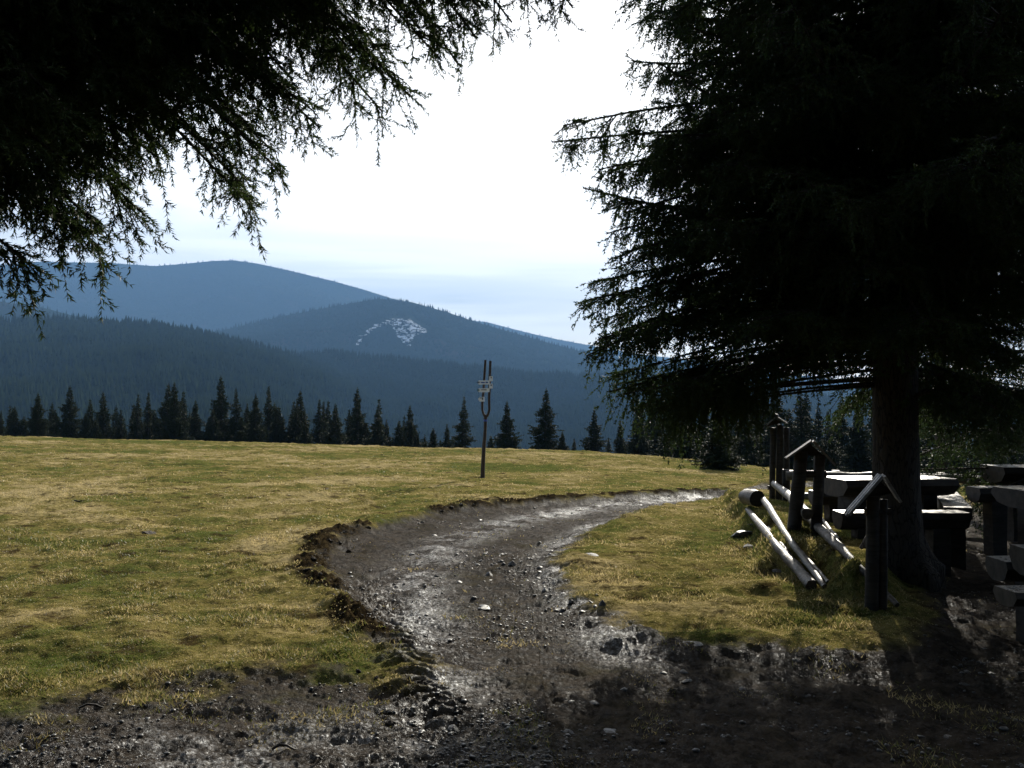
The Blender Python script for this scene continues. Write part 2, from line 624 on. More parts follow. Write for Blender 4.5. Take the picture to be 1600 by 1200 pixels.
def make_plain(name, c1, c2, scale=4.0, rough=0.7, spec=0.3, bump=0.3, bd=0.02):
    m, gg, out = mat(name)
    P = gg.n('ShaderNodeTexCoord').outputs['Object']
    n1 = gg.noise(P, scale, 6, 0.7, 0.2)
    bsdf(gg, out, gg.mix(gg.mapr(n1, 0.3, 0.7), c1, c2), rough, gg.bump(n1, bump, bd), spec)
    return m


def make_bark():
    m, gg, out = mat("spruce_bark")
    P = gg.n('ShaderNodeTexCoord').outputs['Object']
    mp = gg.n('ShaderNodeMapping', {'Vector': P, 'Scale': (1, 1, 0.22)}).outputs[0]
    dn = gg.n('ShaderNodeTexNoise', {'Vector': mp, 'Scale': 7.0, 'Detail': 4.0}).outputs['Color']
    mp = gg.n('ShaderNodeVectorMath', {0: mp, 1: gg.n('ShaderNodeVectorMath', {0: dn, 'Scale': 0.16}, operation='SCALE').outputs[0]}, operation='ADD').outputs[0]
    v = gg.n('ShaderNodeTexVoronoi', {'Vector': mp, 'Scale': 26.0}, feature='DISTANCE_TO_EDGE').outputs['Distance']
    n1 = gg.noise(mp, 9, 6, 0.7)
    h = gg.math('ADD', gg.mapr(v, 0.0, 0.12), n1)
    c = gg.mix(gg.mapr(h, 0.4, 1.6), (0.010, 0.008, 0.006), (0.046, 0.036, 0.028))
    bsdf(gg, out, c, 0.8, gg.bump(h, 0.8, 0.03), 0.25)
    return m


def make_hill_mat(name, c1, c2, scale, autumn=None):
    m, gg, out = mat(name)
    P = gg.n('ShaderNodeNewGeometry').outputs['Position']
    n1 = gg.noise(P, scale, 6, 0.7)
    n0 = gg.noise(P, scale * 0.12, 4, 0.6)
    c = gg.mix(gg.mapr(n1, 0.3, 0.7), c1, c2)
    if autumn:
        c = gg.mix(gg.math('MULTIPLY', gg.mapr(n0, 0.55, 0.68), 0.7), c, autumn)
    snow = gg.attr('snow')
    sn = gg.noise(P, 0.05, 6, 0.8, 0.8)
    sn2 = gg.noise(P, 0.018, 3, 0.6, 1.5)
    f = gg.mapr(gg.math('ADD', snow, gg.math('ADD', gg.math('MULTIPLY', sn, 0.9), gg.math('MULTIPLY', sn2, 0.6))), 1.72, 1.80)
    c = gg.mix(gg.math('MULTIPLY', f, gg.mapr(snow, 0.05, 0.2)), c, (0.72, 0.76, 0.82))
    df = gg.n('ShaderNodeBsdfDiffuse', {'Color': c})
    gg.nt.links.new(df.outputs[0], out.inputs[0])
    return m


M = {}
M['ground'] = make_ground_mat()
M['grass'] = make_grass_mat()
M['needle'] = make_needle_mat("spruce_needles", (0.024, 0.042, 0.014), (0.048, 0.074, 0.020), 0.35)
M['needle_far'] = make_needle_mat("far_spruce_needles", (0.013, 0.022, 0.010), (0.030, 0.040, 0.014), 0.1, 0.05)
M['wood_grey'] = make_wood("weathered_wood", (0.060, 0.050, 0.042), (0.21, 0.185, 0.16))
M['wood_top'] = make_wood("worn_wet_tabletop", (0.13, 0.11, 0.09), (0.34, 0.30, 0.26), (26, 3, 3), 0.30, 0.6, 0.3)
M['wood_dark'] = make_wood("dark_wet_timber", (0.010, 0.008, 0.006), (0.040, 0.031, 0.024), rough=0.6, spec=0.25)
M['pole_pale'] = make_wood("peeled_pole", (0.040, 0.034, 0.027), (0.19, 0.165, 0.135), rough=0.5, spec=0.35, bump=0.8)
M['birch'] = make_wood("barky_pole", (0.022, 0.017, 0.013), (0.15, 0.125, 0.10), (14, 14, 14), 0.5, 0.35, 1.0)
M['wood_end'] = make_plain("sawn_log_end", (0.022, 0.017, 0.013), (0.075, 0.058, 0.044), 9, 0.6)
M['pole_brown'] = make_wood("brown_stained_pole", (0.018, 0.010, 0.007), (0.060, 0.032, 0.018))
M['sign'] = make_plain("painted_sign_board", (0.78, 0.82, 0.90), (0.86, 0.88, 0.92), 3, 0.5, 0.4, 0.05)
M['sign_ink'] = make_plain("sign_lettering", (0.03, 0.035, 0.05), (0.05, 0.05, 0.07), 3, 0.5)
M['sign_green'] = make_plain("sign_green_marker", (0.01, 0.07, 0.035), (0.02, 0.09, 0.05), 3, 0.5)
M['sign_blue'] = make_plain("sign_blue_marker", (0.05, 0.09, 0.35), (0.07, 0.12, 0.42), 3, 0.5)
M['bark'] = make_bark()
M['stone'] = make_plain("wet_stone", (0.018, 0.017, 0.016), (0.070, 0.066, 0.060), 14, 0.45, 0.3, 0.5, 0.01)
M['stone_pale'] = make_plain("pale_stone", (0.08, 0.077, 0.072), (0.17, 0.162, 0.15), 14, 0.7, 0.2, 0.5, 0.01)
M['earth'] = make_plain("dark_soil", (0.014, 0.010, 0.007), (0.050, 0.036, 0.022), 18, 0.8, 0.2, 0.9, 0.02)
M['forest'] = make_needle_mat("forest_mass", (0.010, 0.019, 0.010), (0.021, 0.028, 0.012), 0.0, 0.0)
M['hill'] = make_hill_mat("forested_slope", (0.012, 0.020, 0.011), (0.022, 0.029, 0.015), 0.05, (0.045, 0.030, 0.019))
M['valley'] = make_hill_mat("valley_floor", (0.024, 0.034, 0.018), (0.045, 0.050, 0.026), 0.02)

# ------------------------------------------------------------------ ground sheet: meadow and track share one surface
def ground():
    fine = np.linspace(-35, 35, 900)
    rest = np.concatenate([np.arange(37, 323.1, 3.0)])
    az = np.radians(np.concatenate([fine, rest]))
    na = len(az)
    rr = [0.4, 0.9, 1.5, 2.2, 2.8]
    r = 3.2
    while r < 76:
        rr.append(r)
        r += min(max(r * r / 2275 * 1.5, 0.011), 0.55)
    while r < 9500:
        rr.append(r)
        r *= 1.07
    rr.append(9500)
    rr = np.array(rr)
    A, Rr = np.meshgrid(az, rr)
    X = Rr * np.sin(A)
    Y = Rr * np.cos(A)
    Z, mud, berm, wet = z_full(X.ravel(), Y.ravel(), 'wet')
    V = np.column_stack([X.ravel(), Y.ravel(), Z])
    nr = len(rr)
    i, j = np.meshgrid(np.arange(nr - 1), np.arange(na), indexing='ij')
    j2 = (j + 1) % na
    q = np.stack([i * na + j, i * na + j2, (i + 1) * na + j2, (i + 1) * na + j], -1).reshape(-1, 4)[:, ::-1]
    fm = mud[q].mean(1)
    # centre cap
    cidx = len(V)
    V = np.vstack([V, [[0, 0, V[:na, 2].mean()]]])
    mud = np.append(mud, 1.0)
    berm = np.append(berm, 0.0)
    wet = np.append(wet, 0.0)
    cap = np.stack([np.full(na, cidx), (np.arange(na) + 1) % na, np.arange(na), np.arange(na)], -1)

    def sub(name, sel, extra=None):
        qq = q[sel]
        used, inv = np.unique(qq, return_inverse=True)
        T = inv.reshape(-1, 4)
        return np_mesh(name, V[used], T, M['ground'], smooth=True, attrs={'mud': mud[used], 'berm': berm[used], 'wet': wet[used]}, loops=4)
    far = (q // na).max(1)
    isfar = rr[np.clip(far, 0, nr - 1)] > 320
    a = sub('meadow', (fm < 0.5) & ~isfar)
    b = sub('dirt_track', (fm >= 0.5) & ~isfar)
    qq = q[isfar]
    used, inv = np.unique(qq, return_inverse=True)
    c = np_mesh('valley', V[used], inv.reshape(-1, 4), M['valley'], smooth=True, attrs={'snow': np.zeros(len(used))}, loops=4)
    tag(a, kind='structure')
    tag(b, kind='structure')
    tag(c, kind='structure')
    # small cap under the photographer's feet
    bm_v = V[np.append(np.arange(na), cidx)]
    T = np.stack([np.full(na, na), (np.arange(na) + 1) % na, np.arange(na)], -1)
    k = np_mesh('path', bm_v, T[:, ::-1], M['ground'], attrs={'mud': np.ones(na + 1), 'berm': np.zeros(na + 1)})
    tag(k, kind='structure')


ground()


# ------------------------------------------------------------------ turf blades, pebbles and litter
def nz(v):
    return v / (np.linalg.norm(v, axis=-1, keepdims=True) + 1e-9)


def tri_blades(P, D, L, W, extra=None):
    side = nz(np.cross(D, R.normal(size=D.shape)))
    a = P - side * (W / 2)[:, None]
    b = P + side * (W / 2)[:, None]
    c = P + D * L[:, None]
    V = np.stack([a, b, c], 1).reshape(-1, 3)
    T = np.arange(len(V)).reshape(-1, 3)
    return V, T


def turf():
    n = 620000
    az = np.radians(R.uniform(-32.5, 32.5, n))
    r = 1 / R.uniform(1 / 62, 1 / 3.7, n)
    # a little more weight to the middle distance
    X = r * np.sin(az)
    Y = r * np.cos(az)
    z, mud, berm = z_full(X, Y, True)
    dens = 0.55 + 0.45 * sst(fbm(X * 1.4, Y * 1.4, 91, 3), -0.3, 0.2)
    keep = (mud * (1 - 0.25 * sst(fbm(X * 2.4, Y * 2.4, 97, 3), 0.0, 0.4)) + 0.6 * berm < R.uniform(0, 0.86, n)) & (R.uniform(0, 1, n) < dens)
    # sparse tufts survive on the track edge and on the crown between the wheel lines
    X, Y, z, r = X[keep], Y[keep], z[keep], r[keep]
    n = len(X)
    tall = 0.6 + 1.3 * sst(fbm(X * 1.9, Y * 1.9, 95, 3), -0.1, 0.5) + 1.6 * sst(-np.abs(line_dist(bank_poly[:6], X, Y)[0]), -0.45, 0)
    L = R.uniform(0.012, 0.028, n) * tall * (1 + 0.010 * r)
    W = np.maximum(0.0035, 0.0011 * r) * R.uniform(0.7, 1.3, n)
    D = R.normal(size=(n, 3)) * [0.6, 0.6, 0.25]
    D[:, 2] = np.abs(D[:, 2]) + 0.55
    D = nz(D)
    P = np.column_stack([X, Y, z - 0.004])
    V, T = tri_blades(P, D, L, W)
    rnd = np.repeat(R.uniform(0, 1, n), 3)
    o = np_mesh('grass', V, T, M['grass'], attrs={'rnd': rnd})
    tag(o, kind='stuff')


turf()


def pebble_verts():
    ph = (1 + 5 ** 0.5) / 2
    v = np.array([(-1, ph, 0), (1, ph, 0), (-1, -ph, 0), (1, -ph, 0), (0, -1, ph), (0, 1, ph), (0, -1, -ph), (0, 1, -ph),
                  (ph, 0, -1), (ph, 0, 1), (-ph, 0, -1), (-ph, 0, 1)], float) / 1.9
    f = [(0, 11, 5), (0, 5, 1), (0, 1, 7), (0, 7, 10), (0, 10, 11), (1, 5, 9), (5, 11, 4), (11, 10, 2), (10, 7, 6), (7, 1, 8),
         (3, 9, 4), (3, 4, 2), (3, 2, 6), (3, 6, 8), (3, 8, 9), (4, 9, 5), (2, 4, 11), (6, 2, 10), (8, 6, 7), (9, 8, 1)]
    return v, np.array(f)


def scatter_pebbles():
    n = 110000
    az = np.radians(R.uniform(-32.5, 32.5, n))
    r = 1 / R.uniform(1 / 32, 1 / 3.7, n)
    X, Y = r * np.sin(az), r * np.cos(az)
    z, mud, berm = z_full(X, Y, True)
    dens = sst(fbm(X * 0.8, Y * 0.8, 101, 4), -0.25, 0.35) + 0.4 * sst(sdf(plain_poly, X, Y), -0.4, 0.2)
    keep = (mud > 0.6) & (R.uniform(0, 1, n) < dens * 0.5)
    X, Y, z, r = X[keep], Y[keep], z[keep], r[keep]
    n = len(X)
    v, f = pebble_verts()
    s = np.minimum(0.0022 + 0.0042 * R.exponential(1.0, n), 0.022) * (0.8 + 0.02 * r)
    sc = s[:, None] * R.uniform(0.6, 1.3, (n, 3)) * [1, 1, 0.55]
    th = R.uniform(0, 6.28, n)
    Vv = v[None] * (1 + R.uniform(-0.25, 0.25, (n, 12, 1))) * sc[:, None, :]
    c, s_ = np.cos(th)[:, None], np.sin(th)[:, None]
    Vx = Vv[..., 0] * c - Vv[..., 1] * s_
    Vy = Vv[..., 0] * s_ + Vv[..., 1] * c
    Vv = np.stack([Vx + X[:, None], Vy + Y[:, None], Vv[..., 2] + (z + s * 0.15)[:, None]], -1)
    T = (f[None] + (np.arange(n) * 12)[:, None, None]).reshape(-1, 3)
    o = np_mesh('gravel', Vv.reshape(-1, 3), T, M['stone'])
    tag(o, kind='stuff')


scatter_pebbles()


# ------------------------------------------------------------------ hills
def px_az(px):
    return math.atan((px - 800) / F)


def hill(name, sky_px, D, foot, zfoot, seed, amp, n_trees, tree_h, material, snow=None, pw=1.25, label=None, tiers=2, kind='hill'):
    xs = np.array([p[0] for p in sky_px], float)
    ys = np.array([p[1] for p in sky_px], float)
    pxs = np.arctan((xs - 800) / F)
    el = (640 - ys) / np.sqrt((xs - 800) ** 2 + F * F)

    def ridge(az):
        return np.interp(az, pxs, el)
    na, nt_ = 520, 110
    az = np.linspace(math.radians(-44), math.radians(44), na)
    t = np.concatenate([np.linspace(0, 1, nt_ - 20), np.linspace(1.02, 1.5, 20)])
    A, T = np.meshgrid(az, t)

    def surf(A, T):
        rr = foot + (D - foot) * T
        # broad spurs and gullies in the distance of the crest
        e = ridge(A)
        zr = EYE + e * D - tree_h * 0.8
        up = np.clip(T, 0, 1)
        X = rr * np.sin(A)
        Y = rr * np.cos(A)
        z = zfoot + (zr - zfoot) * (up ** pw)
        nzv = amp * fbm(X / (D * 0.11), Y / (D * 0.11), seed, 5) * np.sin(np.pi * np.clip(up, 0, 1)) * 0.9
        z = z + nzv
        back = np.maximum(T - 1, 0)
        z = z - back * (D - foot) * 0.35
        return X, Y, z
    X, Y, Z = surf(A, T)
    snowv = np.zeros(X.shape)
    if snow is not None:
        # project onto picture plane to place the clearing on the slope
        sx = 800 + F * X / Y
        sy = 640 - F * (Z - EYE) / Y
        for (poly, val) in snow:
            d = sdf(np.array(poly, float), sx, sy)
            snowv = np.maximum(snowv, val * sst(d, -4, 6))
    V = np.column_stack([X.ravel(), Y.ravel(), Z.ravel()])
    n0, n1 = X.shape
    i, j = np.meshgrid(np.arange(n0 - 1), np.arange(n1 - 1), indexing='ij')
    q = np.stack([i * n1 + j, i * n1 + j + 1, (i + 1) * n1 + j + 1, (i + 1) * n1 + j], -1).reshape(-1, 4)[:, ::-1]
    o = np_mesh(name, V, q, material, smooth=True, attrs={'snow': snowv.ravel()}, loops=4)
    tag(o, kind='structure')
    # forest
    if n_trees:
        ta = np.radians(R.uniform(-34, 34, n_trees))
        u = R.uniform(0, 1, n_trees)
        tt = np.clip(1.03 - (1.03 - 0.0) * u ** 0.9, 0, 1.03)
        X, Y, Z = surf(ta, tt)
        sx = 800 + F * X / Y
        sy = 640 - F * (Z - EYE) / Y
        keep = np.ones(n_trees, bool)
        if snow is not None:
            for (poly, val) in snow:
                d = sdf(np.array(poly, float), sx, sy)
                keep &= ~((d > 0) & (R.uniform(0, 1, n_trees) < 0.93 * min(1, val)))
        X, Y, Z = X[keep], Y[keep], Z[keep]
        n = len(X)
        h = tree_h * R.uniform(0.6, 1.15, n) * (1 + 0.25 * fbm(X / 60, Y / 60, 5, 2))
        w = h * R.uniform(0.13, 0.20, n)
        k = 5
        th = np.linspace(0, 2 * np.pi, k, endpoint=False)
        cs = np.stack([np.cos(th), np.sin(th)], -1)
        rot = R.uniform(0, 6.28, n)
        Vl, Tl = [], []
        base = 0
        for lo, hi, wf in (((0.02, 1.0, 1.0),) if tiers == 1 else ((0.05, 0.62, 1.0), (0.38, 1.0, 0.66))):
            ring = np.stack([np.cos(th[None] + rot[:, None]), np.sin(th[None] + rot[:, None])], -1) * (w * wf)[:, None, None] * R.uniform(0.6, 1.35, (n, k, 1))
            rv = np.concatenate([ring + np.stack([X, Y], -1)[:, None], (Z + h * lo)[:, None, None] + R.uniform(-0.06, 0.06, (n, k, 1)) * h[:, None, None]], -1)
            ap = np.stack([X, Y, Z + h * hi], -1)[:, None]
            vv = np.concatenate([rv, ap], 1)
            tb = np.array([(a, (a + 1) % k, k) for a in range(k)])
            Tl.append((tb[None] + (np.arange(n) * (k + 1))[:, None, None]).reshape(-1, 3) + base)
            Vl.append(vv.reshape(-1, 3))
            base += n * (k + 1)
        fo = np_mesh('forest', np.vstack(Vl), np.vstack(Tl), M['forest'])
        tag(fo, label or 'spruce forest covering the hillside', 'forest', kind='stuff')
    return o


clear_poly = [(547, 543), (556, 522), (583, 502), (612, 493), (642, 494), (668, 510), (674, 522), (652, 529), (644, 547), (630, 542), (616, 530), (608, 512), (590, 516), (574, 529), (563, 544)]
hill('hill', [(-900, 520), (-300, 500), (0, 492), (100, 492), (190, 494), (270, 502), (350, 520), (440, 543), (520, 572), (600, 607), (712, 652), (830, 700), (1700, 900)],
     2100, 420, -88, 3, 45, 66000, 19, M['hill'], label='dark spruce forest on the nearest hillside at the left')
hill('hill', [(-900, 500), (-200, 520), (400, 541), (480, 547), (520, 543), (600, 552), (700, 563), (825, 577), (950, 581), (1100, 592), (1300, 615), (1500, 640), (1700, 655), (2200, 640)],
     2450, 1100, -88, 7, 55, 60000, 19, M['hill'], label='blue-green spruce forest on the ridge behind the signpost')
hill('hill', [(-900, 420), (-200, 445), (0, 463), (60, 471), (130, 490), (220, 520), (400, 580), (900, 700), (1700, 900)],
     3600, 2400, -80, 9, 60, 12000, 22, M['hill'], label='spruce forest on the low shoulder at the left edge', tiers=1)
hill('mountain', [(-900, 640), (100, 570), (250, 540), (340, 512), (440, 489), (500, 477), (590, 461), (640, 466), (700, 483), (760, 503), (820, 520), (880, 537), (940, 552), (1000, 565), (1200, 590), (1700, 640), (2200, 690)],
     4300, 2300, -60, 13, 110, 60000, 19, M['hill'], snow=[(clear_poly, 1.0), ([(495, 505), (505, 500), (512, 508), (500, 512)], 0.7)], label='spruce forest around the snowy clearing', tiers=1)
hill('mountain', [(-900, 470), (-300, 430), (0, 410), (60, 405), (170, 407), (240, 412), (290, 408), (330, 404), (362, 403), (400, 408), (450, 419), (520, 436), (560, 447), (640, 472), (760, 505), (900, 545), (1200, 600), (1700, 700)],
     7200, 4300, -40, 17, 160, 70000, 17, M['hill'], snow=[([(235, 418), (300, 410), (420, 412), (400, 432), (330, 438), (250, 430)], 0.55), ([(420, 470), (470, 468), (455, 478), (425, 478)], 0.5)],
     label='spruce forest on the highest summit', tiers=1)
hill('mountain', [(-900, 800), (560, 520), (700, 494), (760, 500), (790, 508), (830, 518), (870, 527), (940, 540), (1010, 552), (1100, 562), (1300, 590), (1500, 620), (1700, 640), (2200, 600)],
     8800, 6500, -20, 19, 120, 25000, 22, M['hill'], label='spruce forest on the farthest blue ridge', tiers=1)


# ------------------------------------------------------------------ spruce generator
class AX:
    def __init__(s, P, D, K, L, r=None):
        s.P, s.D, s.K, s.L = map(lambda a: np.asarray(a, float), (P, D, K, L))
        s.r = np.full(len(s.L), 0.004) if r is None else np.asarray(r, float)

    def pos(s, i, q):
        return s.P[i] + s.D[i] * q[:, None] + 0.5 * s.K[i] * (q ** 2)[:, None]

    def tan(s, i, q):
        return nz(s.D[i] + s.K[i] * q[:, None])


def kids(ax, dens, lo, hi, lf, ang, dz, droop, mode='side', jit=0.15, rk=0.35, hw=0.3):
    """child axes: lf(frac, parent length) -> length"""
    cnt = np.floor(ax.L * dens * (hi - lo) + R.uniform(0, 1, len(ax.L))).astype(int)
    i = np.repeat(np.arange(len(ax.L)), cnt)
    n = len(i)
    f = R.uniform(lo, hi, n)
    q = f * ax.L[i]
    P = ax.pos(i, q)
    T = ax.tan(i, q)
    up = np.array([0, 0, 1.0])
    S = nz(np.cross(T, up) + 1e-4)
    if mode == 'side':
        sg = np.where(R.uniform(0, 1, n) < 0.5, -1, 1)[:, None]
        a = np.radians(ang + R.normal(0, 9, n))[:, None]
        D = T * np.cos(a) + S * sg * np.sin(a) + up * dz
    elif mode == 'hang':
        D = hw * T + R.normal(size=(n, 3)) * 0.22 + np.array([0, 0, -1.0])
    else:       # all round
        Bn = nz(np.cross(S, T))
        ph = R.uniform(0, 2 * np.pi, n)[:, None]
        a = np.radians(ang)
        D = T * math.cos(a) + (S * np.cos(ph) + Bn * np.sin(ph)) * math.sin(a) + up * dz
    D = nz(D + R.normal(size=(n, 3)) * jit)
    L = lf(f, ax.L[i]) * R.uniform(0.65, 1.2, n)
    K = np.zeros((n, 3))
    K[:, 2] = -droop * R.uniform(0.6, 1.4, n)
    return AX(P, D, K, L, ax.r[i] * rk)


def sticks(ax, ns=3, sides=3, taper=0.25):
    n = len(ax.L)
    t = np.linspace(0, 1, ns)
    i = np.repeat(np.arange(n), ns)
    q = (np.tile(t, n)) * ax.L[i]
    C = ax.pos(i, q)
    T = ax.tan(i, q)
    S = nz(np.cross(T, np.array([0.13, 0.21, 1.0])))
    B = np.cross(T, S)
    r = ax.r[i] * (1 - (1 - taper) * np.tile(t, n))
    V = []
    for k in range(sides):
        a = 2 * math.pi * k / sides
        V.append(C + S * (math.cos(a) * r)[:, None] + B * (math.sin(a) * r)[:, None])
    V = np.stack(V, 1).reshape(-1, 3)
    T_ = []
    b = (np.arange(n) * ns)[:, None] + np.arange(ns - 1)[None]
    b = b.reshape(-1)
    for k in range(sides):
        k2 = (k + 1) % sides
        a0, a1, c0, c1 = b * sides + k, b * sides + k2, (b + 1) * sides + k, (b + 1) * sides + k2
        T_.append(np.stack([a0, a1, c1], -1))
        T_.append(np.stack([a0, c1, c0], -1))
    return V, np.vstack(T_)


def needles(ax, dens, ln, wd, lo=0.0, ang=45, cull=None):
    cnt = np.floor(ax.L * (1 - lo) * dens + R.uniform(0, 1, len(ax.L))).astype(int)
    i = np.repeat(np.arange(len(ax.L)), cnt)
    n = len(i)
    q = R.uniform(lo, 1, n) * ax.L[i]
    P = ax.pos(i, q)
    T = ax.tan(i, q)
    S = nz(np.cross(T, np.array([0.11, 0.05, 1.0])))
    B = np.cross(T, S)
    ph = R.uniform(0, 2 * np.pi, n)[:, None]
    a = np.radians(ang + R.normal(0, 12, n))[:, None]
    D = T * np.cos(a) + (S * np.cos(ph) + B * np.sin(ph)) * np.sin(a)
    return tri_blades(P, D, ln * R.uniform(0.6, 1.15, n), np.full(n, wd))


def join(parts):
    Vs, Ts, k = [], [], 0
    for V, T in parts:
        Vs.append(V)
        Ts.append(T + k)
        k += len(V)
    return np.vstack(Vs), np.vstack(Ts)


def in_front(P, m=0.12):
    """keeps sprays that the place's visitors can see from near the track; drops the side that faces away out of frame"""
    return P[:, 1] > 0.3


def clothe(b, l2d, l2len, latd, hangd, l4d, nd, nl, nw, start=0.15, hang_len=0.32, droop2=0.5, latk=(0.09, 0.30), l4len=0.065, hw=0.3):
    l2 = kids(b, l2d, start, 0.99, lambda f, L: l2len * np.minimum(1.0, (1 - f) * 1.9 + 0.24) * np.minimum(1, L / 2.4 + 0.3), 56, -0.12, droop2, jit=0.12, rk=0.32)
    lat = kids(l2, latd, 0.12, 1.0, lambda f, L: latk[0] + latk[1] * L * (1 - f) + 0.02, 46, -0.10, 0.8, jit=0.16)
    hg = kids(l2, hangd, 0.05, 0.95, lambda f, L: hang_len * (0.25 + 0.75 * R.uniform(0, 1, len(f))) + 0.04, 0, 0, 0.3, mode='hang', hw=hw)
    bh = kids(b, hangd * 1.2, start, 1.0, lambda f, L: hang_len * (0.25 + 0.75 * R.uniform(0, 1, len(f))), 0, 0, 0.3, mode='hang', rk=0.2)
    l4 = kids(lat, l4d, 0.1, 0.95, lambda f, L: np.full(len(f), l4len), 42, -0.05, 0, jit=0.2)
    h4 = kids(hg, l4d, 0.15, 0.95, lambda f, L: np.full(len(f), 0.06), 36, 0, 0, mode='round', jit=0.15)
    st = [sticks(b, 6, 5), sticks(l2, 4, 3), sticks(lat, 2, 3), sticks(hg, 3, 3)]
    nn = [needles(b, nd * 1.5, nl * 1.3, nw, 0.6), needles(l2, nd, nl, nw, 0.25), needles(lat, nd, nl, nw), needles(hg, nd, nl, nw), needles(bh, nd, nl, nw),
          needles(l4, nd, nl, nw), needles(h4, nd, nl, nw)]
    return st, nn


def crown_mesh(name, st, nn, parent, origin, nmat):
    Vs, Ts = join(st)
    Vn, Tn = join(nn)
    V = np.vstack([Vs, Vn])
    T = np.vstack([Ts, Tn + len(Vs)])
    midx = np.concatenate([np.ones(len(Ts), int), np.zeros(len(Tn), int)])
    print('CROWN', parent['label'] if 'label' in parent else '', 'tris', len(T), flush=True)
    return np_mesh(name, V, T, [nmat, M['bark']], parent=parent, origin=origin, midx=midx)


def trunk_mesh(x, y, z0, r0, h, parent, origin, flare=1.6, lean=(0, 0), n=28):
    b = MB()
    pts, rads = [], []
    zs = [-0.35, -0.1, 0.0, 0.06, 0.15, 0.3, 0.6] + list(np.arange(1.0, min(h * 0.5, 9), 0.5)) + [h * 0.6, h * 0.8, h]
    zs = sorted(zs)
    for z in zs:
        fl = 1 + (flare - 1) * math.exp(-max(z, 0) / 0.22)
        pts.append((x + lean[0] * z, y + lean[1] * z, z0 + z))
        rads.append(max(r0 * fl * (1 - 0.93 * max(z, 0) / h), 0.01))
    V = []
    for i, p in enumerate(pts):
        fl = math.exp(-max(zs[i], 0) / 0.25)
        for j in range(n):
            th = 2 * math.pi * j / n
            rr = rads[i] * (1 + 0.28 * fl * math.sin(5 * th + 1.2) + 0.14 * fl * math.sin(3 * th) + random.uniform(-.03, .03))
            V.append((p[0] + math.cos(th) * rr, p[1] + math.sin(th) * rr, p[2]))
    Fc = [[i * n + j, i * n + (j + 1) % n, (i + 1) * n + (j + 1) % n, (i + 1) * n + j] for i in range(len(pts) - 1) for j in range(n)]
    b.add(V, Fc)
    b.add(V[-n:], [list(range(n))])
    return b.build('trunk', M['bark'], parent, origin, smooth=True)


def whorl_boughs(x, y, z0, zlo, zhi, dz, per, Lf, elf, skip=None, r0=0.035, up=0.0):
    P, D, K, L, rr = [], [], [], [], []
    z = zlo
    while z < zhi:
        off = R.uniform(0, 6.28)
        for k in range(per):
            a = off + 2 * math.pi * k / per + R.normal(0, 0.16)
            zz_ = z + R.uniform(-0.5, 0.5) * dz
            if skip and skip(a, zz_):
                continue
            l = Lf(zz_) * R.uniform(0.82, 1.1)
            e = rad(elf(zz_) + R.normal(0, 8))
            P.append((x, y, z0 + zz_))
            D.append((math.cos(a) * math.cos(e), math.sin(a) * math.cos(e), math.sin(e)))
            K.append((0, 0, up + R.normal(0, 0.02)))
            L.append(l)
            rr.append(r0 * l / 3)
        z += dz
    return AX(P, D, K, L, rr)


def bough_list(items):
    """items: (start, tip, sag, radius)"""
    P, D, K, L, rr = [], [], [], [], []
    for p0, p1, sag, r in items:
        p0, p1 = np.array(p0, float), np.array(p1, float)
        l = np.linalg.norm(p1 - p0)
        d = (p1 - p0) / l
        k = -8 * sag / (l * l)
        D.append(d + np.array([0, 0, 1]) * (-0.5 * k * l))
        P.append(p0)
        K.append((0, 0, k))
        L.append(l)
        rr.append(r)
    return AX(P, D, K, L, rr)


def cat_ax(a, b):
    return AX(np.vstack([a.P, b.P]), np.vstack([a.D, b.D]), np.vstack([a.K, b.K]), np.concatenate([a.L, b.L]), np.concatenate([a.r, b.r]))


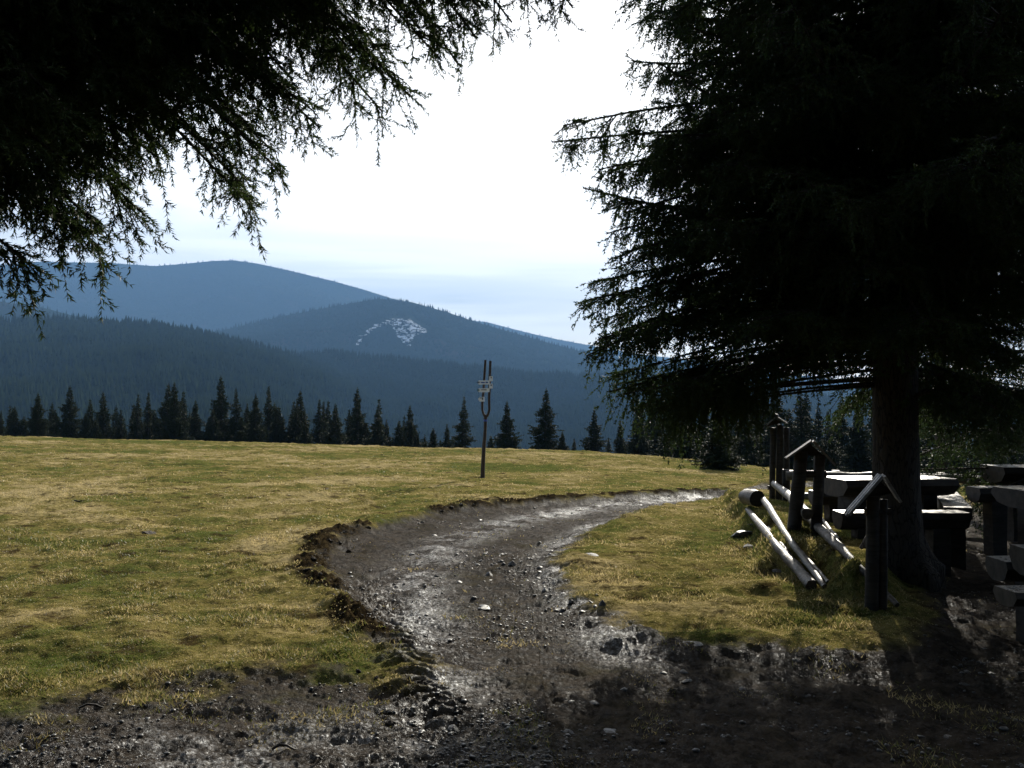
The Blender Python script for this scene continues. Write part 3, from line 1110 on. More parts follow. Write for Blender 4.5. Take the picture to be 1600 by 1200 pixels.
# ---- the overhanging spruce at the upper left (trunk stands outside the picture)
def left_tree():
    tx, ty = -4.3, 3.0
    z0 = bz(tx, ty)
    root = empty('spruce_tree', (tx, ty, z0), 'near spruce whose drooping boughs hang over the upper left of the view', 'tree')
    trunk_mesh(tx, ty, z0, 0.30, 19, root, (tx, ty, z0))
    tips = [(40, 405, 3.6), (150, 352, 3.9), (205, 300, 4.1), (100, 250, 3.5), (382, 292, 4.4), (425, 235, 4.6), (480, 165, 4.5), (300, 175, 4.0),
            (200, 130, 3.8), (600, 120, 5.0), (690, 95, 5.1), (655, 45, 4.7), (760, 15, 5.3), (885, -5, 5.5), (540, 70, 4.6), (450, 45, 4.2),
            (350, 70, 4.0), (250, 30, 3.8), (120, 50, 3.5), (20, 150, 3.4), (30, 290, 3.7), (-40, 380, 3.5), (340, 130, 4.3), (420, 120, 4.9),
            (560, 10, 5.2), (700, -40, 4.9), (260, 235, 4.5), (150, 180, 4.3), (60, 200, 4.2), (-60, 250, 3.9), (380, -20, 4.4), (200, -40, 4.2),
            (500, -40, 4.9), (620, -60, 5.6), (0, 20, 3.8), (80, 330, 4.3), (320, 20, 5.0), (160, 80, 4.8), (820, -70, 5.2), (30, 90, 4.6), (598, 175, 5.1), (640, 150, 5.0), (720, 105, 5.3), (745, 60, 5.0), (800, 35, 5.3), (865, 8, 5.5), (840, -30, 5.4), (895, 12, 5.7), (395, 325, 4.5), (500, 200, 4.7), (440, 270, 4.3), (160, 390, 4.0), (225, 335, 4.3)]
    tips += [(random.uniform(330, 780), random.uniform(-70, 40), random.uniform(4.4, 5.9)) for q in range(16)]
    more = []
    for px, py, Y in tips:
        for q in range(3 if px < 330 else 2):
            more.append((px + random.uniform(-110, 40), py - random.uniform(40, 190), Y + random.uniform(-0.2, 1.1)))
    items = []
    for px, py, Y in tips + more:
        p = at(px, py, Y)
        dist = math.hypot(p.x - tx, p.y - ty)
        rise = dist * random.uniform(0.42, 0.75)
        zs = p.z + rise
        items.append(((tx, ty, zs), p, 0.10 * dist * random.uniform(0.3, 1.3), 0.022))
    b = bough_list(items)
    # boughs on the other sides of the trunk, so that the tree is whole
    b2 = whorl_boughs(tx, ty, z0, 3.4, 17, 0.9, 5, lambda z: max(0.6, 3.4 * (1 - (z - 3) / 16)), lambda z: -8 + z * 1.2,
                      skip=lambda a, z: z < 9 and -1.2 < a % 6.283 < 1.6 or (a % 6.283 > 5.2 and z < 9))
    st, nn = clothe(b, 14, 0.60, 12, 7, 12, 230, 0.031, 0.0066, start=0.25, hang_len=0.30, latk=(0.13, 0.40), l4len=0.085, hw=0.45, droop2=1.7)
    st2, nn2 = clothe(b2, 6, 0.7, 5, 3, 4, 60, 0.04, 0.014, start=0.2)
    crown_mesh('crown', st + st2, nn + nn2, root, (tx, ty, z0), M['needle'])


left_tree()


# ---- the big spruce at the right
BT = H(1402, 885)


def big_tree():
    tx, ty = BT.x, BT.y
    z0 = bz(tx, ty)
    root = empty('spruce_tree', (tx, ty, z0), 'huge dark spruce with thick trunk between the picnic tables', 'tree')
    trunk_mesh(tx, ty, z0, 0.235, 23, root, (tx, ty, z0), flare=1.7)

    def skip(a, z):
        s = math.sin(a)      # far-side boughs start lower, shaped to keep sun off the foreground
        return (z < 3.15 and (s < 0.25 or math.cos(a) < -0.60)) or (z < 2.38 and math.cos(a) < 0.0)

    def Lf(z):
        return max(0.5, 3.15 * (1 - max(z - 3.2, 0) / 19.5))
    b = whorl_boughs(tx, ty, z0, 2.15, 8.2, 0.21, 7, Lf, lambda z: -13 + 2.4 * (z - 2.4), skip, 0.03, up=0.09)
    items = []
    for px, py, Y in [(880, 196, 9.0), (862, 222, 9.3), (948, 365, 8.9), (912, 470, 9.0), (916, 556, 8.8), (1015, 22, 9.2), (1035, 120, 9.0), (935, 265, 9.2), (985, 330, 9.0), (960, 520, 9.1), (960, 420, 9.4), (1130, 560, 9.2), (1200, 500, 8.6), (1290, 500, 8.4), (1180, 500, 7.6), (1350, 420, 7.4), (1250, 300, 7.5), (1480, 560, 7.8), (940, 500, 9.4), (935, 530, 8.6), (930, 440, 9.2), (970, 395, 8.7), (965, 460, 8.6), (1560, 640, 8.6), (1590, 560, 8.9), (1520, 660, 9.6), (1150, 180, 7.9)]:
        p = at(px, py, Y)
        d = math.hypot(p.x - tx, p.y - ty)
        zs = p.z + d * random.uniform(0.02, 0.22)
        items.append(((tx, ty, zs), p, random.uniform(0.05, 0.28), 0.028))
    b = cat_ax(b, bough_list(items))
    st, nn = clothe(b, 12.5, 0.74, 12, 8.5, 8, 95, 0.036, 0.0140, start=0.10, hang_len=0.36, latk=(0.12, 0.36), l4len=0.09, hw=0.5, droop2=0.9)
    low = []
    for px, py, Y in [(975, 600, 8.9), (1060, 605, 8.7), (945, 585, 9.3), (950, 612, 8.8), (985, 638, 9.3), (1020, 640, 8.7), (1050, 645, 9.4), (1010, 610, 8.2), (950, 590, 9.0), (975, 615, 8.6), (1000, 632, 9.3), (1030, 640, 8.8), (1060, 640, 9.5), (1010, 600, 9.6), (960, 600, 9.5), (1050, 615, 8.4)]:
        p = at(px, py, Y)
        d = math.hypot(p.x - tx, p.y - ty)
        low.append(((tx, ty, p.z + d * random.uniform(0.10, 0.25)), p, 0.05, 0.02))
    st3, nn3 = clothe(bough_list(low), 10, 0.5, 9, 11, 8, 95, 0.032, 0.0135, start=0.52, hang_len=0.46, latk=(0.1, 0.3), l4len=0.08, droop2=0.8)
    st, nn = st + st3, nn + nn3
    bt = whorl_boughs(tx, ty, z0, 8.0, 22.5, 0.42, 7, Lf, lambda z: 2 + (z - 8) * 1.3, None, 0.03, up=0.02)
    st2, nn2 = clothe(bt, 6, 0.6, 5, 4, 3, 50, 0.055, 0.022, start=0.1)
    cr = crown_mesh('crown', st + st2, nn + nn2, root, (tx, ty, z0), M['needle'])
    # unseen copies of this spruce, added behind the camera to block sky fill
    for x, y, rz, sc in [(-6.5, -2.5, 1.0, 1.0), (-2.6, -7.0, 2.3, 1.1), (2.4, -6.2, 4.0, 1.0), (7.0, -4.5, 5.2, 1.05), (10.5, 1.5, 0.4, 0.95),
                         (-10.5, -6.5, 3.1, 1.1), (0.5, -12.0, 1.9, 1.2), (8.5, -11.0, 2.9, 1.15)]:
        r2 = root.copy()
        COL.objects.link(r2)
        r2.location = (x, y, bz(x, y))
        r2.rotation_euler = (0, 0, rz)
        r2.scale = (sc, sc, sc)
        r2['label'] = 'unseen spruce added behind the viewpoint to block sky light'
        r2['group'] = 'unseen spruces added behind the viewpoint'
        for c in list(root.children):
            d = c.copy()
            COL.objects.link(d)
            d.parent = r2


big_tree()


# ---- two more spruces beyond the tables
def mid_tree(tx, ty, h, r, zlo, Lmax, label, dens=1.0, skip=None, trunk_r=0.15):
    z0 = bz(tx, ty)
    root = empty('spruce_tree', (tx, ty, z0), label, 'tree')
    trunk_mesh(tx, ty, z0, trunk_r, h, root, (tx, ty, z0), flare=1.4, n=16)
    b = whorl_boughs(tx, ty, z0, zlo, h - 0.4, 0.36, 6, lambda z: max(0.35, Lmax * (1 - max(z - zlo - 1, 0) / (h - zlo))), lambda z: -16 + 2.0 * (z - zlo), skip, 0.03, up=0.03)
    st, nn = clothe(b, 8 * dens, 0.62, 6 * dens, 4.0 * dens, 4, 50, 0.045, 0.019, start=0.15, hang_len=0.42)
    crown_mesh('crown', st, nn, root, (tx, ty, z0), M['needle'])


pC = at(1472, 742, 20)
mid_tree(pC.x, 20.0, 15, 0.15, 2.3, 2.6, 'slimmer spruce behind the picnic tables with a pale board on its trunk', 1.0, skip=lambda a, z: z < 5.4 and math.cos(a) < 0.25)
pD = at(1660, 760, 14)
mid_tree(pD.x, 14.0, 15, 0.2, 1.3, 2.7, 'spruce at the right edge with boughs hanging down to the far tables', 1.35)

# ---- small spruces of the meadow's far edge and the stand beyond: four shapes, copied
def tree_template(k, h, lmax, full):
    root = bpy.data.objects.new('spruce_tree', None)
    b = MB()
    b.tube([(0, 0, -3), (0, 0, h * 0.4), (0.05, 0, h * 0.98)], [0.017 * h, 0.011 * h, 0.01], 7)
    tr = b.build('trunk', M['bark'], root)
    ax = whorl_boughs(0, 0, 0, 0.03 * h, h * 0.985, h * 0.021, 8, lambda z: max(0.10, lmax * (1 - z / h) ** full * random.uniform(0.6, 1.2) * (0.88 + 0.22 * math.sin(z * 2.3 + k))), lambda z: -22 + 44 * z / h, None, 0.03, up=0.05)
    l2 = kids(ax, 7.0, 0.15, 1.0, lambda f, L: 0.12 + 0.42 * L * (1 - f) ** 0.8, 52, -0.25, 0.3, jit=0.2)
    tipn = kids(ax, 5.0, 0.3, 1.0, lambda f, L: np.full(len(f), 0.28), 0, 0, 0, mode='hang')
    top = AX([(0, 0, h * 0.93)], [(0, 0, 1)], [(0, 0, 0)], [h * 0.075], [0.02])
    nn = [needles(ax, 16, 0.26, 0.10, 0.1, 40), needles(l2, 16, 0.24, 0.10, 0, 40), needles(tipn, 12, 0.18, 0.09, 0, 35), needles(top, 60, 0.16, 0.04, 0, 50)]
    cr = crown_mesh('crown', [sticks(ax, 3, 3)], nn, root, (0, 0, 0), M['needle_far'])
    return root, [tr, cr]


TEMPL = [tree_template(0, 13, 4.3, 1.1), tree_template(1, 15, 4.2, 1.2), tree_template(2, 10, 3.6, 1.0), tree_template(3, 12, 3.4, 1.15)]
TH = [13, 15, 10, 12]
tree_used = [False] * 4


def plant(k, loc, s, rz, label, group=None, wide=1.0):
    r0, ch = TEMPL[k]
    if not tree_used[k]:
        root = r0
        tree_used[k] = True
        COL.objects.link(root)
    else:
        root = r0.copy()
        COL.objects.link(root)
        for c in ch:
            d = c.copy()
            COL.objects.link(d)
            d.parent = root
    root.location = loc
    root.scale = (s * wide, s * wide, s)
    root.rotation_euler = (random.uniform(-.03, .03), random.uniform(-.03, .03), rz)
    for key in ('label', 'category', 'group'):
        if key in root:
            del root[key]
    tag(root, label, 'tree', group)


def row_tree(px, top, Y, k, label, group=None, wide=1.0, hmin=7.0):
    """a tree at picture column px whose tip reaches row top, standing at distance Y on the falling ground"""
    p = at(px, top, Y)
    g0 = float(base_z(np.array([p.x]), np.array([p.y]))[0])
    h = p.z - g0
    plant(k, (p.x, p.y, g0 - 0.1), h / TH[k] / 0.99, random.uniform(0, 6.28), label, group, wide * min(1.25, max(0.75, 11.0 / max(h, 1)) ** 0.35))


singles = [(722, 618, 82, 1, 'slender spruce just left of the forked signpost'), (791, 626, 84, 0, 'loose broad spruce just right of the forked signpost'),
           (850, 606, 80, 0, 'tallest lone spruce on the meadow crest right of the signpost'), (878, 674, 78, 2, 'small spruce close beside the tallest lone one'),
           (926, 638, 80, 0, 'pointed spruce on the crest between the tallest lone one and the big dark tree'), (967, 656, 84, 3, 'bushy spruce touching the right side of the pointed crest spruce'),
           (1001, 636, 88, 1, 'tall spruce under the left tip of the big dark tree'), (641, 655, 88, 2, 'short spruce at the right end of the dense row'),
           (676, 668, 86, 2, 'low spruce left of the slender one by the signpost'), (700, 662, 90, 3, 'narrow small spruce against the left side of the slender one')]
for px, tp, Y, k, lb in singles:
    row_tree(px, tp, Y, k, lb)
row = [(0, 640, 1), (22, 634, 0), (60, 613, 0), (88, 640, 2), (108, 602, 0), (135, 645, 2), (163, 612, 0), (190, 640, 3), (212, 615, 1), (228, 612, 1), (256, 599, 0), (273, 597, 0),
       (285, 612, 3), (307, 625, 0), (334, 640, 2), (348, 587, 0), (369, 606, 1), (398, 615, 0), (420, 602, 1), (440, 636, 2), (467, 610, 0), (494, 623, 1), (509, 626, 1), (524, 630, 0),
       (556, 606, 0), (545, 640, 3), (590, 637, 0), (604, 655, 3), (621, 657, 2), (652, 672, 2), (38, 650, 2), (150, 655, 2), (240, 640, 2), (380, 650, 2), (455, 650, 3), (572, 660, 2), (322, 655, 3), (480, 655, 2)]
for px, tp, k in row:
    row_tree(px + random.uniform(-3, 3), tp, random.uniform(84, 100), k, 'dark spruce in the dense row behind the left meadow crest', 'dense row of spruces behind the left meadow crest')
for i in range(55):
    row_tree(random.uniform(-60, 650), random.uniform(622, 668), random.uniform(92, 125), random.choice([0, 1, 3]), 'dark spruce in the dense row behind the left meadow crest', 'dense row of spruces behind the left meadow crest')
for i in range(44):
    px = 1000 + i * 14.5 + random.uniform(-8, 8)
    tp = random.uniform(585, 645) if px < 1480 else random.uniform(650, 690)
    row_tree(px, tp, random.uniform(58, 92), random.choice([0, 1, 3, 0]), 'dark spruce of the stand beyond the fence, under the big tree', 'spruce stand beyond the fence on the right', wide=1.1)
for i in range(16):
    px = 640 + i * 24 + random.uniform(-8, 8)
    row_tree(px, random.uniform(672, 700), random.uniform(84, 96), random.choice([2, 3]), 'low young spruce filling the gaps behind the crest', 'low young spruces behind the crest')
pS = H(1124, 733)
plant(2, (pS.x, pS.y, pS.z - 0.2), 0.27, 1.0, 'young bushy spruce standing on the meadow at the foot of the stand', None, 1.5)


# ------------------------------------------------------------------ fence posts with little roofs
def frame(p, q):
    d = (Vector(q) - Vector(p))
    d.z = 0
    d.normalize()
    return d, Vector((-d.y, d.x, 0))


def roofed_post(posts, peak, eaveL, eaveR, Y, depth, label, cross=None, tilt=0.25, knob=False):
    """posts: [(base px, base py, top px, width px)], roof corners as picture points at depth Y"""
    base = H(posts[0][0], posts[0][1])
    root = empty('roofed_fence_post', base, label, 'fence post')
    sc = Y / F
    for bx, by, tx_, tpy, w in posts:
        top = at(tx_, tpy, Y)
        bt = at(bx, by, Y)
        zb = bz(bt.x, bt.y) - 0.25
        b = MB()
        n = 9
        pts = [Vector((bt.x, bt.y, zb)).lerp(top, i / n) for i in range(n + 1)]
        b.tube(pts, [w * sc / 2 * (1.08 - 0.12 * i / n) for i in range(n + 1)], 12, 0, 1, 0.07)
        b.build('post', [M['wood_dark'], M['wood_end']], root, base, smooth=True)
    pk = at(*peak, Y)
    back = Vector((tilt, 1, 0)).normalized() * depth
    for ev in (eaveL, eaveR):
        e = at(*ev, Y)
        down = (e - pk)
        n_boards = 4
        b = MB()
        nrm = down.cross(back).normalized()
        if nrm.z < 0:
            nrm = -nrm
        for i in range(n_boards):        # planks laid side by side along the ridge direction
            s0 = -back * 0.5 + back * (i / n_boards) + back * 0.01
            s1 = -back * 0.5 + back * ((i + 1) / n_boards) - back * 0.01
            jl = random.uniform(0.97, 1.06)
            c = [pk + s0, pk + s1, pk + s1 + down * jl, pk + s0 + down * jl]
            th = 0.022
            off = nrm * (0.003 * (i % 2))
            V = [q + off for q in c] + [q + off + nrm * th for q in c]
            b.add(V, [[0, 1, 2, 3], [7, 6, 5, 4], [0, 4, 5, 1], [1, 5, 6, 2], [2, 6, 7, 3], [3, 7, 4, 0]])
        b.build('roof_panel', M['wood_grey'], root, base)
    e0, e1 = at(*eaveL, Y), at(*eaveR, Y)
    b = MB()
    g_ = [pk.lerp(e0, 0.08), pk.lerp(e0, 0.62), pk.lerp(e1, 0.62)]
    nb_ = back.normalized() * 0.03
    V = [q - nb_ for q in g_] + [q + nb_ for q in g_]
    V = [q - Vector((0, 0, 0.012)) for q in V]
    b.add(V, [[0, 1, 2], [5, 4, 3], [0, 3, 4, 1], [1, 4, 5, 2], [2, 5, 3, 0]])
    b.build('gable_board', M['wood_dark'], root, base)
    if knob:
        b = MB()
        b.tube([pk - back * 0.6 + Vector((0, 0, 0.03)), pk + back * 0.6 + Vector((0, 0, 0.03))], [0.035, 0.035], 10, 0, 1, 0.05)
        b.build('ridge_pole', [M['wood_grey'], M['wood_end']], root, base, smooth=True)
    if cross:
        (x0, y0), (x1, y1), w = cross
        b = MB()
        b.tube([at(x0, y0, Y), at(x1, y1, Y)], [w * sc / 2] * 2, 10, 0, 1, 0.05)
        b.build('crosspiece', [M['wood_dark'], M['wood_end']], root, base, smooth=True)
    return base


s1 = H(1361, 952)
s2 = H(1238, 828)
s3 = H(1206, 780)
roofed_post([(1361, 952, 1364, 775, 20), (1378, 950, 1381, 780, 13)], (1378, 744), (1326, 804), (1402, 782), s1.y, 0.34,
            'nearest roofed fence post, in front of the thick spruce trunk', ((1352, 800), (1392, 800), 12), tilt=0.3)
roofed_post([(1238, 828, 1252, 706, 21), (1273, 820, 1281, 710, 17)], (1269, 690), (1230, 717), (1303, 727), s2.y, 0.36,
            'roofed fence post with an open gap between its two posts, middle one of three', ((1246, 741), (1290, 741), 12), tilt=0.3)
roofed_post([(1206, 780, 1208, 668, 9), (1216, 778, 1219, 664, 10), (1229, 775, 1229, 668, 9)], (1213, 652), (1188, 674), (1229, 662), s3.y, 0.55,
            'farthest roofed fence post with a knobbed ridge, beside the end of the track bank', ((1200, 762), (1234, 762), 7), tilt=0.3, knob=True)


# ------------------------------------------------------------------ loose logs and rails
def log(name, pxs, rpx, label, m, group=None, lump=0.05, lift=None, Ys=None, cat='log'):
    """pxs: picture points along the log (on the ground unless Ys gives depths); rpx radii in px at each point"""
    pts, rads = [], []
    for i, (x, y) in enumerate(pxs):
        if Ys:
            p = at(x, y, Ys[i])
        else:
            p = H(x, y)
        r = rpx[i] * 0.80 * p.y / F
        if not Ys:
            p = p + Vector((0, 0, r * 0.75 + (lift[i] if lift else 0)))
        pts.append(p)
        rads.append(r)
    # subdivide
    P2, R2 = [], []
    for i in range(len(pts) - 1):
        for k in range(6):
            t = k / 6
            P2.append(pts[i].lerp(pts[i + 1], t) + Vector((random.uniform(-1, 1), 0, random.uniform(-1, 1))) * rads[i] * 0.16)
            R2.append(rads[i] * (1 - t) + rads[i + 1] * t)
    P2.append(pts[-1])
    R2.append(rads[-1])
    b = MB()
    b.tube(P2, [q * random.uniform(0.93, 1.07) for q in R2], 14, 0, 1, lump * 1.6)
    o = b.build(name, [m, M['wood_end']], None, tuple(pts[0]), smooth=True)
    tag(o, label, cat, group)
    return o


PG = 'loose poles lying on the grass bank'
log('log', [(1168, 800), (1215, 862), (1268, 922)], [5.5, 8.5, 12], 'thick bark-covered log lying leftmost on the grass bank', M['birch'], PG, 0.09, [0.0, 0.02, 0.0])
log('pole', [(1190, 792), (1236, 858), (1289, 920)], [6.5, 6.5, 5.5], 'long pale peeled pole lying between the bark-covered log and the thin pole', M['pole_pale'], PG, 0.04, [0.12, 0.05, 0.0])
log('pole', [(1200, 828), (1222, 855), (1263, 912)], [4.5, 5, 4], 'short pale pole squeezed under the bark-covered log', M['pole_pale'], PG, 0.05)
log('pole', [(1224, 832), (1258, 872), (1294, 912)], [4.2, 4.2, 4.0], 'thin greenish pole lying right of the long peeled pole', M['pole_pale'], PG, 0.04)
pk = H(1182, 794)
b = MB()
r_ = 12.5 * pk.y / F
b.tube([pk + Vector((-0.01, -0.10, r_ * 1.25)), pk + Vector((-0.03, 0.10, r_ * 1.25)), pk + Vector((-0.05, 0.42, r_ * 1.1))], [r_, r_ * 1.03, r_ * 0.98], 18, 0, 1, 0.06)
tag(b.build('log', [M['birch'], M['wood_dark']], None, tuple(pk), smooth=True), 'short fat dark log end resting on top of the bank above the poles', 'log')
log('rail', [(1210, 756), (1236, 778), (1262, 803)], [6, 8.5, 11.5], 'fallen rail with dark sawn end leaning through the middle roofed fence post', M['pole_pale'], None, 0.05, None,
    [s3.y - 0.3, (s3.y + s2.y) / 2, s2.y - 0.3], 'rail')
log('pole', [(1246, 800), (1298, 858), (1352, 910), (1402, 954)], [8, 8.5, 7, 5], 'long grey pole lying past the foot of the nearest roofed post', M['birch'], None, 0.05, [0.03, 0.07, 0.07, 0.03])
RG = 'pale rails with staggered ends beside the long grey pole'
log('pole', [(1275, 806), (1312, 846)], [4, 3.5], 'shortest pale rail of the staggered bundle', M['pole_pale'], RG, 0.04, [0.02, 0])
log('pole', [(1270, 812), (1322, 860)], [4, 3.5], 'second shortest pale rail of the staggered bundle, lying left of the shortest', M['pole_pale'], RG, 0.04)
log('pole', [(1296, 845), (1331, 872)], [4, 3.5], 'pale rail of the staggered bundle whose end lies third nearest the spruce trunk', M['pole_pale'], RG, 0.04)
log('pole', [(1305, 856), (1343, 887)], [3.5, 3], 'thin rail of the staggered bundle reaching closest to the nearest roofed post', M['pole_pale'], RG, 0.04)


# ------------------------------------------------------------------ far rail fence
def rail_fence():
    zc = 14.8
    a, c = at(1228, 743, 16.2), at(1640, 752, 15.4)
    root = empty('rail_fence', (a.x, a.y, bz(a.x, a.y)), 'low log rail fence running behind the picnic tables', 'fence')
    o = root.location
    b = MB()
    n = 24
    d = c - a
    b.tube([a + d * (i / n) + Vector((0, 0, 0.012 * math.sin(i * 1.7))) for i in range(n + 1)], [0.085 + 0.008 * math.sin(i) for i in range(n + 1)], 14, 0, 1, 0.05)
    b.build('rail', [M['wood_grey'], M['wood_end']], root, o, smooth=True)
    a2 = a + Vector((0, 0.02, -0.36))
    c2 = a2 + (c - a) * 0.22
    b = MB()
    b.tube([a2 + (c2 - a2) * (i / 10) for i in range(11)], [0.06] * 11, 12, 0, 1, 0.05)
    b.build('rail', [M['wood_grey'], M['wood_end']], root, o, smooth=True)
    for t in (0.012, 0.21, 0.40, 0.615, 0.80, 0.985):
        p = a + d * t
        g0 = bz(p.x, p.y)
        b = MB()
        b.tube([(p.x, p.y + 0.17, g0 - 0.2), (p.x, p.y + 0.17, (g0 + p.z) / 2), (p.x, p.y + 0.165, p.z + 0.10)], [0.075, 0.07, 0.07], 12, 0, 1, 0.06)
        b.build('post', [M['wood_dark'], M['wood_end']], root, o, smooth=True)


rail_fence()


# ------------------------------------------------------------------ log tables and benches
def slab(kind, A, B, zt, width, thick, label, m_top=None, group=None, leg_in=0.30, leg_w=0.20, cat=None, hexa=True):
    """A, B: centre line ends (x, y) of the top; zt world height of the top"""
    A, B = Vector((*A, zt)), Vector((*B, zt))
    d = (B - A).normalized()
    s = Vector((-d.y, d.x, 0))
    mid = (A + B) / 2
    base = (mid.x, mid.y, bz(mid.x, mid.y))
    root = empty(kind, base, label, cat or ('table' if 'table' in kind else 'bench'), group)
    w, t = width / 2, thick
    if hexa:
        prof = [(-w * 0.88, 0), (w * 0.88, 0), (w, -t * 0.35), (w * 0.72, -t * 0.85), (w * 0.3, -t), (-w * 0.3, -t), (-w * 0.72, -t * 0.85), (-w, -t * 0.35)]
    else:
        prof = [(-w, 0), (w, 0), (w, -t), (-w, -t)]
    b = MB()
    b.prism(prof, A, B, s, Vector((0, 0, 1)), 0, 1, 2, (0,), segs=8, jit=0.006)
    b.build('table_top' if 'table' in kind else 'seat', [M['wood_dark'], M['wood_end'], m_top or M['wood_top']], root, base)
    L = (B - A).length
    for e in (leg_in, L - leg_in):
        p = A + d * e
        g0 = bz(p.x, p.y) - 0.15
        b = MB()
        lw = leg_w / 2
        pr = [(-lw, -width * 0.30), (lw, -width * 0.30), (lw, width * 0.30), (-lw, width * 0.30)]
        b.prism(pr, Vector((p.x, p.y, g0)), Vector((p.x, p.y, zt - thick * 0.92)), d, s, 0, 1, segs=3, jit=0.01)
        b.build('leg', [M['wood_dark'], M['wood_end']], root, base)
    return root


def XY(px, py, Y):
    p = at(px, py, Y)
    return (p.x, p.y), p.z


# table and benches round the trunk
(a, z) = XY(1300, 747, 11.7)
(c, _) = XY(1470, 747, 11.9)
slab('log_table', a, c, z, 0.80, 0.23, 'thick log table directly behind the big trunk, its pale sawn end to the left')
(a, z) = XY(1270, 767, 12.9)
(c, _) = XY(1420, 767, 13.0)
slab('log_bench', a, c, z, 0.36, 0.2, 'log bench beyond the table behind the trunk')
(a, z) = XY(1308, 799, 10.5)
(c, _) = XY(1506, 801, 10.5)
slab('log_bench', a, c, z, 0.34, 0.20, 'long log bench running behind the trunk, in front of its table')
(a, z) = XY(1469, 757, 14.0)
(c, z2) = XY(1497, 793, 10.75)
slab('log_bench', a, c, (z + z2) / 2 - 0.0, 0.30, 0.14, 'brightly lit plank bench pointing toward the viewer right of the trunk', hexa=False, leg_w=0.2)
# table at the right edge, middle distance
(a, z) = XY(1586, 765, 10.0)
slab('log_table', (a[0] + 0.0, a[1]), (a[0] + 2.3, a[1] + 0.1), z, 0.95, 0.20, 'mossy log table at the right edge, middle distance')
(a, z) = XY(1520, 761, 12.2)
slab('log_bench', a, (a[0] + 1.9, a[1] + 0.1), z, 0.36, 0.2, 'log bench beyond the mossy table')
(a, z) = XY(1549, 728, 14.2)
slab('log_table', a, (a[0] + 2.4, a[1] - 0.1), z, 0.85, 0.25, 'highest and farthest log table, under the hanging boughs at the right edge')
# near right
(a, z) = XY(1600, 857, 6.75)
slab('log_table', a, (a[0] + 1.8, a[1] + 0.0), z, 0.42, 0.20, 'near log table with hexagonal sawn end cut off by the right edge', leg_in=0.42)
(a, z) = XY(1556, 873, 7.25)
slab('log_bench', a, (a[0] + 1.7, a[1] + 0.0), z, 0.34, 0.17, 'near log bench with bright top, on the far side of the near table')
(a, z) = XY(1569, 920, 6.05)
slab('log_bench', a, (a[0] + 1.7, a[1] - 0.02), z, 0.30, 0.11, 'near log bench on the viewer side of the near table')

# pale board on the slim spruce
p = at(1463, 706, 19.8)
b = MB()
b.add([p + Vector((x, y, zq)) for x, zq in ((-0.12, -0.06), (0.10, -0.10), (0.12, 0.06), (-0.10, 0.09)) for y in (0, 0.02)],
      [[0, 2, 4, 6], [1, 7, 5, 3], [0, 1, 3, 2], [2, 3, 5, 4], [4, 5, 7, 6], [6, 7, 1, 0]])
tag(b.build('sign_board', M['sign'], None, tuple(p)), 'small tilted pale board nailed to the slimmer spruce trunk', 'sign')


